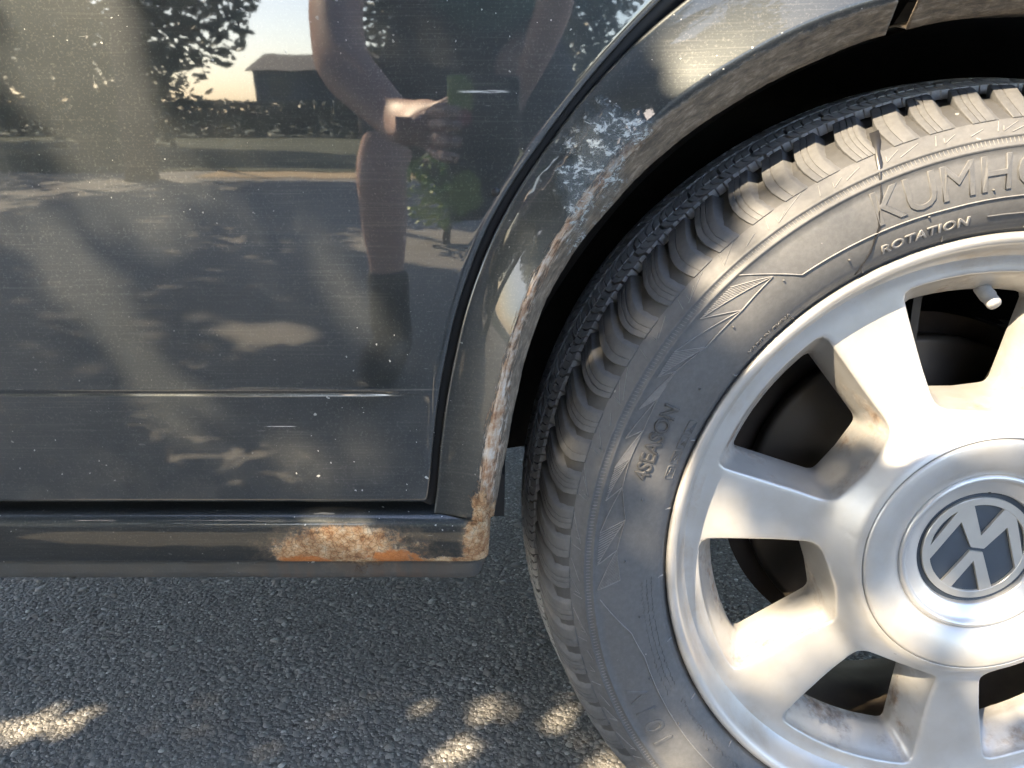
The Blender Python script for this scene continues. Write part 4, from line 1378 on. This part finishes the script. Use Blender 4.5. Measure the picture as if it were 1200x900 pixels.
# small house beyond the hedge
M_WALL = simple('grey rendered wall', (0.11, 0.11, 0.11), 0.9, var=0.1, scale=3)
M_ROOF = simple('dark slate roof', (0.045, 0.045, 0.047), 0.8, var=0.25, scale=8)
M_FRAME = simple('grey window frame', (0.2, 0.2, 0.2), 0.5, var=0.05)
hx, hy = -9.3, -42.0
hs = empty('garden_house', (hx, hy, GZ)); tag(hs, 'small grey house with dark pitched roof beyond the hedge', 'house')
v, f = box(hx-3, hx+3, hy-3, hy+3, GZ, 2.4); mesh_obj('wall', v, f, M_WALL, hs, smooth=False)
v = [(hx-3.3, hy-3.3, 2.35), (hx+3.3, hy-3.3, 2.35), (hx+3.3, hy+3.3, 2.35), (hx-3.3, hy+3.3, 2.35), (hx-3.3, hy, 3.3), (hx+3.3, hy, 3.3)]
mesh_obj('roof', v, [(3, 2, 5, 4), (1, 0, 4, 5), (0, 3, 4), (2, 1, 5), (0, 1, 2, 3)], M_ROOF, hs, smooth=False)
for x in (-1.8, 1.5):
    v, f = merge(box(hx+x-.6, hx+x-.52, hy+2.99, hy+3.05, 1.0, 2.2), box(hx+x+.52, hx+x+.6, hy+2.99, hy+3.05, 1.0, 2.2), box(hx+x-.52, hx+x+.52, hy+2.99, hy+3.05, 2.1, 2.2), box(hx+x-.52, hx+x+.52, hy+2.99, hy+3.05, 1.0, 1.1))
    w_ = mesh_obj('window', v, f, M_FRAME, hs, smooth=False)
    v, f = box(hx+x-.52, hx+x+.52, hy+2.99, hy+3.02, 1.1, 2.1); mesh_obj('pane', v, f, M_GLASS, w_, smooth=False)
v, f = box(hx-.35, hx+.55, hy+2.99, hy+3.04, GZ, 2.05); dr = mesh_obj('door', v, f, M_ROOF, hs, smooth=False)

# sandy verge across the yard
M_SAND = simple('pale sandy gravel', (0.42, 0.32, 0.19), 0.95, var=0.3, scale=12, bump=0.01)
sv_ = []
for i, x in enumerate(np.linspace(-2.9, 2.0, 30)):
    w0, w1 = 0.12*mnoise.noise(Vector((x*1.3, 0, 0))), 0.12*mnoise.noise(Vector((x*1.3, 9, 0)))
    sv_ += [(x, -7.55 + w0, GZ+.004), (x, -6.75 + w1, GZ+.004)]
verge = mesh_obj('sandy_verge', sv_, grid_faces(30, 2), M_SAND, smooth=False); verge['kind'] = 'structure'

# shaggy lawn beyond the verge
M_LAWN = simple('dark shaggy grass', (0.035, 0.048, 0.020), 0.95, var=0.5, scale=3, bump=0.05)
lv = []
for x in np.linspace(-60, 60, 61):
    for y in (-7.45 + 0.2*mnoise.noise(Vector((x*0.9, 4, 0))), -12.0, -25.0, -80.0):
        lv.append((x, y, GZ+.010))
lawn = mesh_obj('lawn', lv, grid_faces(61, 4), M_LAWN, smooth=False); lawn['kind'] = 'structure'

# ---------------------------------------------------------------- the photographer, seen only as a reflection in the door
M_SKIN = simple('skin', (0.66, 0.43, 0.35), 0.5, var=0.08, scale=30)
M_SHIRT = Mat('dark t-shirt with faded teal print')
_x, _y, _z = M_SHIRT.xyz()
_pr = M_SHIRT.math('MULTIPLY', M_SHIRT.ramp(M_SHIRT.blob((-0.05, 0.83), (0.14, 0.085), 0.8, 14), 0.05, 0.3), M_SHIRT.ramp(_y, -0.95, -1.0, 0.0, 1.0))
M_SHIRT.set(Base_Color=M_SHIRT.mix(_pr, (0.030, 0.034, 0.045), (0.04, 0.20, 0.16)), Roughness=0.9)
M_SHIRT = M_SHIRT.m
M_SHORT = simple('dark navy shorts', (0.022, 0.025, 0.034), 0.9, var=0.2)
M_BOOT = simple('black boot leather', (0.014, 0.014, 0.016), 0.6, var=0.2)
M_HAIR = simple('brown hair', (0.05, 0.032, 0.02), 0.7, var=0.4, scale=90)

person = empty('person', (-0.09, -1.32, GZ))
tag(person, 'person in dark t-shirt and shorts leaning forward and holding up a phone', 'person')
def skin_body(name, chains, mat, root=0, sub=2):
    """chains: lists of (point, rx, ry); equal points are joined"""
    me = bpy.data.meshes.new(name)
    V, E, RA, idx = [], [], [], {}
    for ch in chains:
        prev = None
        for p, rx, ry in ch:
            key = tuple(round(c, 4) for c in p)
            if key not in idx:
                idx[key] = len(V); V.append(p); RA.append((rx, ry))
            i = idx[key]
            if prev is not None and prev != i: E.append((prev, i))
            prev = i
    me.from_pydata(V, E, [])
    me.materials.append(mat)
    o = bpy.data.objects.new(name, me); COL.objects.link(o)
    sk = o.modifiers.new('skin', 'SKIN'); sk.use_smooth_shade = True
    for i, r in enumerate(RA):
        me.skin_vertices[0].data[i].radius = r
        me.skin_vertices[0].data[i].use_root = (i == root)
    ss = o.modifiers.new('sub', 'SUBSURF'); ss.levels = sub; ss.render_levels = sub
    attach(o, person)
    return o
CX = -0.085
pel = (CX, -1.50, 0.80); waist = (CX, -1.36, 0.92); chest = (CX, -1.17, 1.03); neck0 = (CX, -1.03, 1.10); neck1 = (CX+.01, -0.955, 1.15)
shL = (CX-.165, -1.03, 1.055); elL = (-0.262, -0.775, 0.735); mid_L = (-0.245, -0.715, 0.660); wrL = (-0.160, -0.625, 0.590); pmL = (-0.115, -0.555, 0.578); pm2 = (-0.095, -0.520, 0.576)
shR = (CX+.165, -1.03, 1.055); elR = (0.085, -1.16, 0.80); wrR = (0.02, -1.28, 0.64)
hpL = (CX-.095, -1.50, 0.77); knL = (-0.290, -1.265, 0.485); anL = (-0.295, -1.335, 0.10); toL = (-0.305, -1.19, 0.022)
hpR = (CX+.095, -1.50, 0.77); knR = (0.115, -1.265, 0.485); anR = (0.125, -1.335, 0.10); toR = (0.135, -1.19, 0.022)
def mid3(a, b, t): return tuple(a[i] + (b[i]-a[i])*t for i in range(3))
chains = [
    [(pel, .15, .11), (waist, .135, .10), (chest, .15, .11), (neck0, .07, .06), (neck1, .055, .055), ((CX+.015, -0.915, 1.195), .070, .078), ((CX+.018, -0.885, 1.245), .078, .092), ((CX+.018, -0.885, 1.30), .068, .080), ((CX+.018, -0.90, 1.335), .035, .040)],
    [(chest, .15, .11), (shL, .062, .062), (mid3(shL, elL, .35), .052, .050), (mid3(shL, elL, .75), .045, .043), (elL, .043, .042), (mid_L, .044, .042), (mid3(mid_L, wrL, .5), .038, .034), (wrL, .030, .023), (pmL, .042, .017), (pm2, .040, .015)],
    [(chest, .15, .11), (shR, .062, .062), (mid3(shR, elR, .4), .052, .050), (elR, .043, .042), (mid3(elR, wrR, .4), .040, .036), (wrR, .028, .022), ((0.01, -1.30, 0.59), .040, .018)],
    [(pel, .15, .11), (hpL, .095, .095), (mid3(hpL, knL, .5), .078, .078), (knL, .058, .06), (mid3(knL, anL, .3), .058, .058), (mid3(knL, anL, .75), .040, .040), (anL, .036, .038)],
    [(pel, .15, .11), (hpR, .095, .095), (mid3(hpR, knR, .5), .078, .078), (knR, .058, .06), (mid3(knR, anR, .3), .058, .058), (mid3(knR, anR, .75), .040, .040), (anR, .036, .038)],
]
# fingers of the hand that grips the phone: four behind the long edge, thumb in front
for k, (dz, ln) in enumerate(((0.026, .9), (0.009, 1.0), (-0.009, .96), (-0.026, .8))):
    p0 = (-0.100, -0.528, 0.576 + dz*.8); p1 = (-0.088, -0.497, 0.576 + dz); p2 = (-0.078, -0.474 + .0, 0.575 + dz); p3 = (-0.078 + .020*ln, -0.4665, 0.573 + dz)
    chains.append([(pm2, .040, .015), (p0, .0100, .0100), (p1, .0090, .0090), (p2, .0082, .0082), (p3, .0070, .0070)])
chains.append([(pmL, .042, .017), (-0.0 and None or (-0.093, -0.548, 0.600), .012, .012), ((-0.070, -0.520, 0.612), .010, .010), ((-0.048, -0.506, 0.612), .008, .008)])
body = skin_body('body', chains, M_SKIN)
g = 0.014
skin_body('shirt', [
    [(pel, .205+g, .135+g), (waist, .20+g, .125+g), (chest, .205+g, .130+g), (mid3(chest, neck0, .75), .11, .085)],
    [(chest, .205+g, .130+g), (shL, .080, .080), (mid3(shL, elL, .38), .070, .068), (mid3(shL, elL, .50), .071, .069)],
    [(chest, .205+g, .130+g), (shR, .080, .080), (mid3(shR, elR, .4), .070, .068), (mid3(shR, elR, .62), .071, .069)]], M_SHIRT)
skin_body('shorts', [
    [(mid3(pel, waist, .4), .165, .125), (pel, .17, .135)],
    [(pel, .17, .135), (hpL, .118, .118), (mid3(hpL, knL, .5), .104, .104), (mid3(hpL, knL, .97), .094, .094)],
    [(pel, .17, .135), (hpR, .118, .118), (mid3(hpR, knR, .5), .104, .104), (mid3(hpR, knR, .97), .094, .094)]], M_SHORT)
for kn, an, to in ((knL, anL, toL), (knR, anR, toR)):
    skin_body('boot', [[(mid3(kn, an, .56), .058, .058), (mid3(kn, an, .8), .052, .054), (an, .052, .056), ((an[0], an[1]-.02, GZ+.05), .056, .06), (mid3(an, to, .6), .056, .046), ((to[0], to[1], GZ+.045), .054, .040), ((to[0], to[1]+.05, GZ+.040), .046, .034)]], M_BOOT)
# hair and face
hc = Vector((CX+.018, -0.893, 1.292))
v, f = [], []
for i in range(13):
    for j in range(25):
        th, ph = i/12*math.pi*0.62, j/24*2*math.pi
        r = 1 + 0.05*mnoise.noise(Vector((math.cos(ph)*3, math.sin(ph)*3, th*4)))
        v.append((hc.x + .082*r*math.sin(th)*math.cos(ph), hc.y - .012 + .098*r*math.sin(th)*math.sin(ph), hc.z + .072*r*math.cos(th)))
mesh_obj('hair', v, grid_faces(13, 25), M_HAIR, person)
M_EYE = simple('eye', (0.6, 0.6, 0.58), 0.2, var=0.02); M_LIP = simple('lips', (0.36, 0.15, 0.13), 0.5)
for sx in (-1, 1):
    v, f = lathe([(0.0, .004), (.006, .003), (.0105, -.002), (.0115, -.008)], 14)
    e = mesh_obj('eye', [(x + hc.x + sx*.031, y + hc.y + .078, z + hc.z - .052) for x, y, z in v], f, M_EYE, person)
    v, f = tube([(hc.x + sx*.080, hc.y - .01, hc.z - .02), (hc.x + sx*.088, hc.y - .02, hc.z - .045), (hc.x + sx*.080, hc.y - .008, hc.z - .075)], [.008, .012, .007], 8)
    mesh_obj('ear', v, f, M_SKIN, person)
v, f = tube([(hc.x, hc.y + .078, hc.z - .045), (hc.x, hc.y + .092, hc.z - .066), (hc.x, hc.y + .096, hc.z - .080), (hc.x, hc.y + .078, hc.z - .088)], [.008, .010, .014, .010], 10)
mesh_obj('nose', v, f, M_SKIN, person)
v, f = tube([(hc.x - .022, hc.y + .066, hc.z - .108), (hc.x, hc.y + .076, hc.z - .106), (hc.x + .022, hc.y + .066, hc.z - .108)], [.003, .006, .003], 8)
mesh_obj('mouth', v, f, M_LIP, person)

# phone in a flowered case; the lens looks at the car
phx0, phx1, phz0, phz1, phy = -0.076, 0.010, 0.472, 0.640, -0.474
ph = empty('phone', ((phx0+phx1)/2, phy - .004, phz0)); tag(ph, 'phone in dark case with green and pink flower print, held up', 'phone')
MC = Mat('flowered phone case')
g1 = MC.ramp(MC.math('MAXIMUM', MC.blob((-0.062, 0.618), (0.022, 0.030), 1.0, 60), MC.blob((-0.060, 0.505), (0.026, 0.034), 1.2, 60)), 0.1, 0.3)
p1 = MC.ramp(MC.blob((-0.056, 0.592), (0.013, 0.014), 1.0, 90), 0.15, 0.4)
cc = MC.mix(g1, (0.025, 0.028, 0.035), MC.mix(MC.noise(70, 3), (0.35, 0.55, 0.08), (0.65, 0.80, 0.25)))
cc = MC.mix(p1, cc, (0.85, 0.25, 0.30))
MC.set(Base_Color=cc, Roughness=0.4)
v, f = box(phx0, phx1, phy - .010, phy, phz0, phz1)
bevel_mod(mesh_obj('case', v, f, MC.m, ph, smooth=False), 0.004, 3)
v, f = box(phx0+.004, phx1-.004, phy - .0112, phy - .0098, phz0+.004, phz1-.004)
bevel_mod(mesh_obj('screen', v, f, M_GLASS, ph, smooth=False), 0.0006, 2)
for dz in (0.0, 0.022):
    v, f = lathe([(0.0, 0.0012), (0.0055, 0.0012), (0.007, 0.0018), (0.0078, 0.0010), (0.008, -0.001)], 24)
    mesh_obj('lens', [(x, y + phy + .001, z + 0.564 - dz*0 + dz) for x, y, z in v], f, M_GLASS, ph)
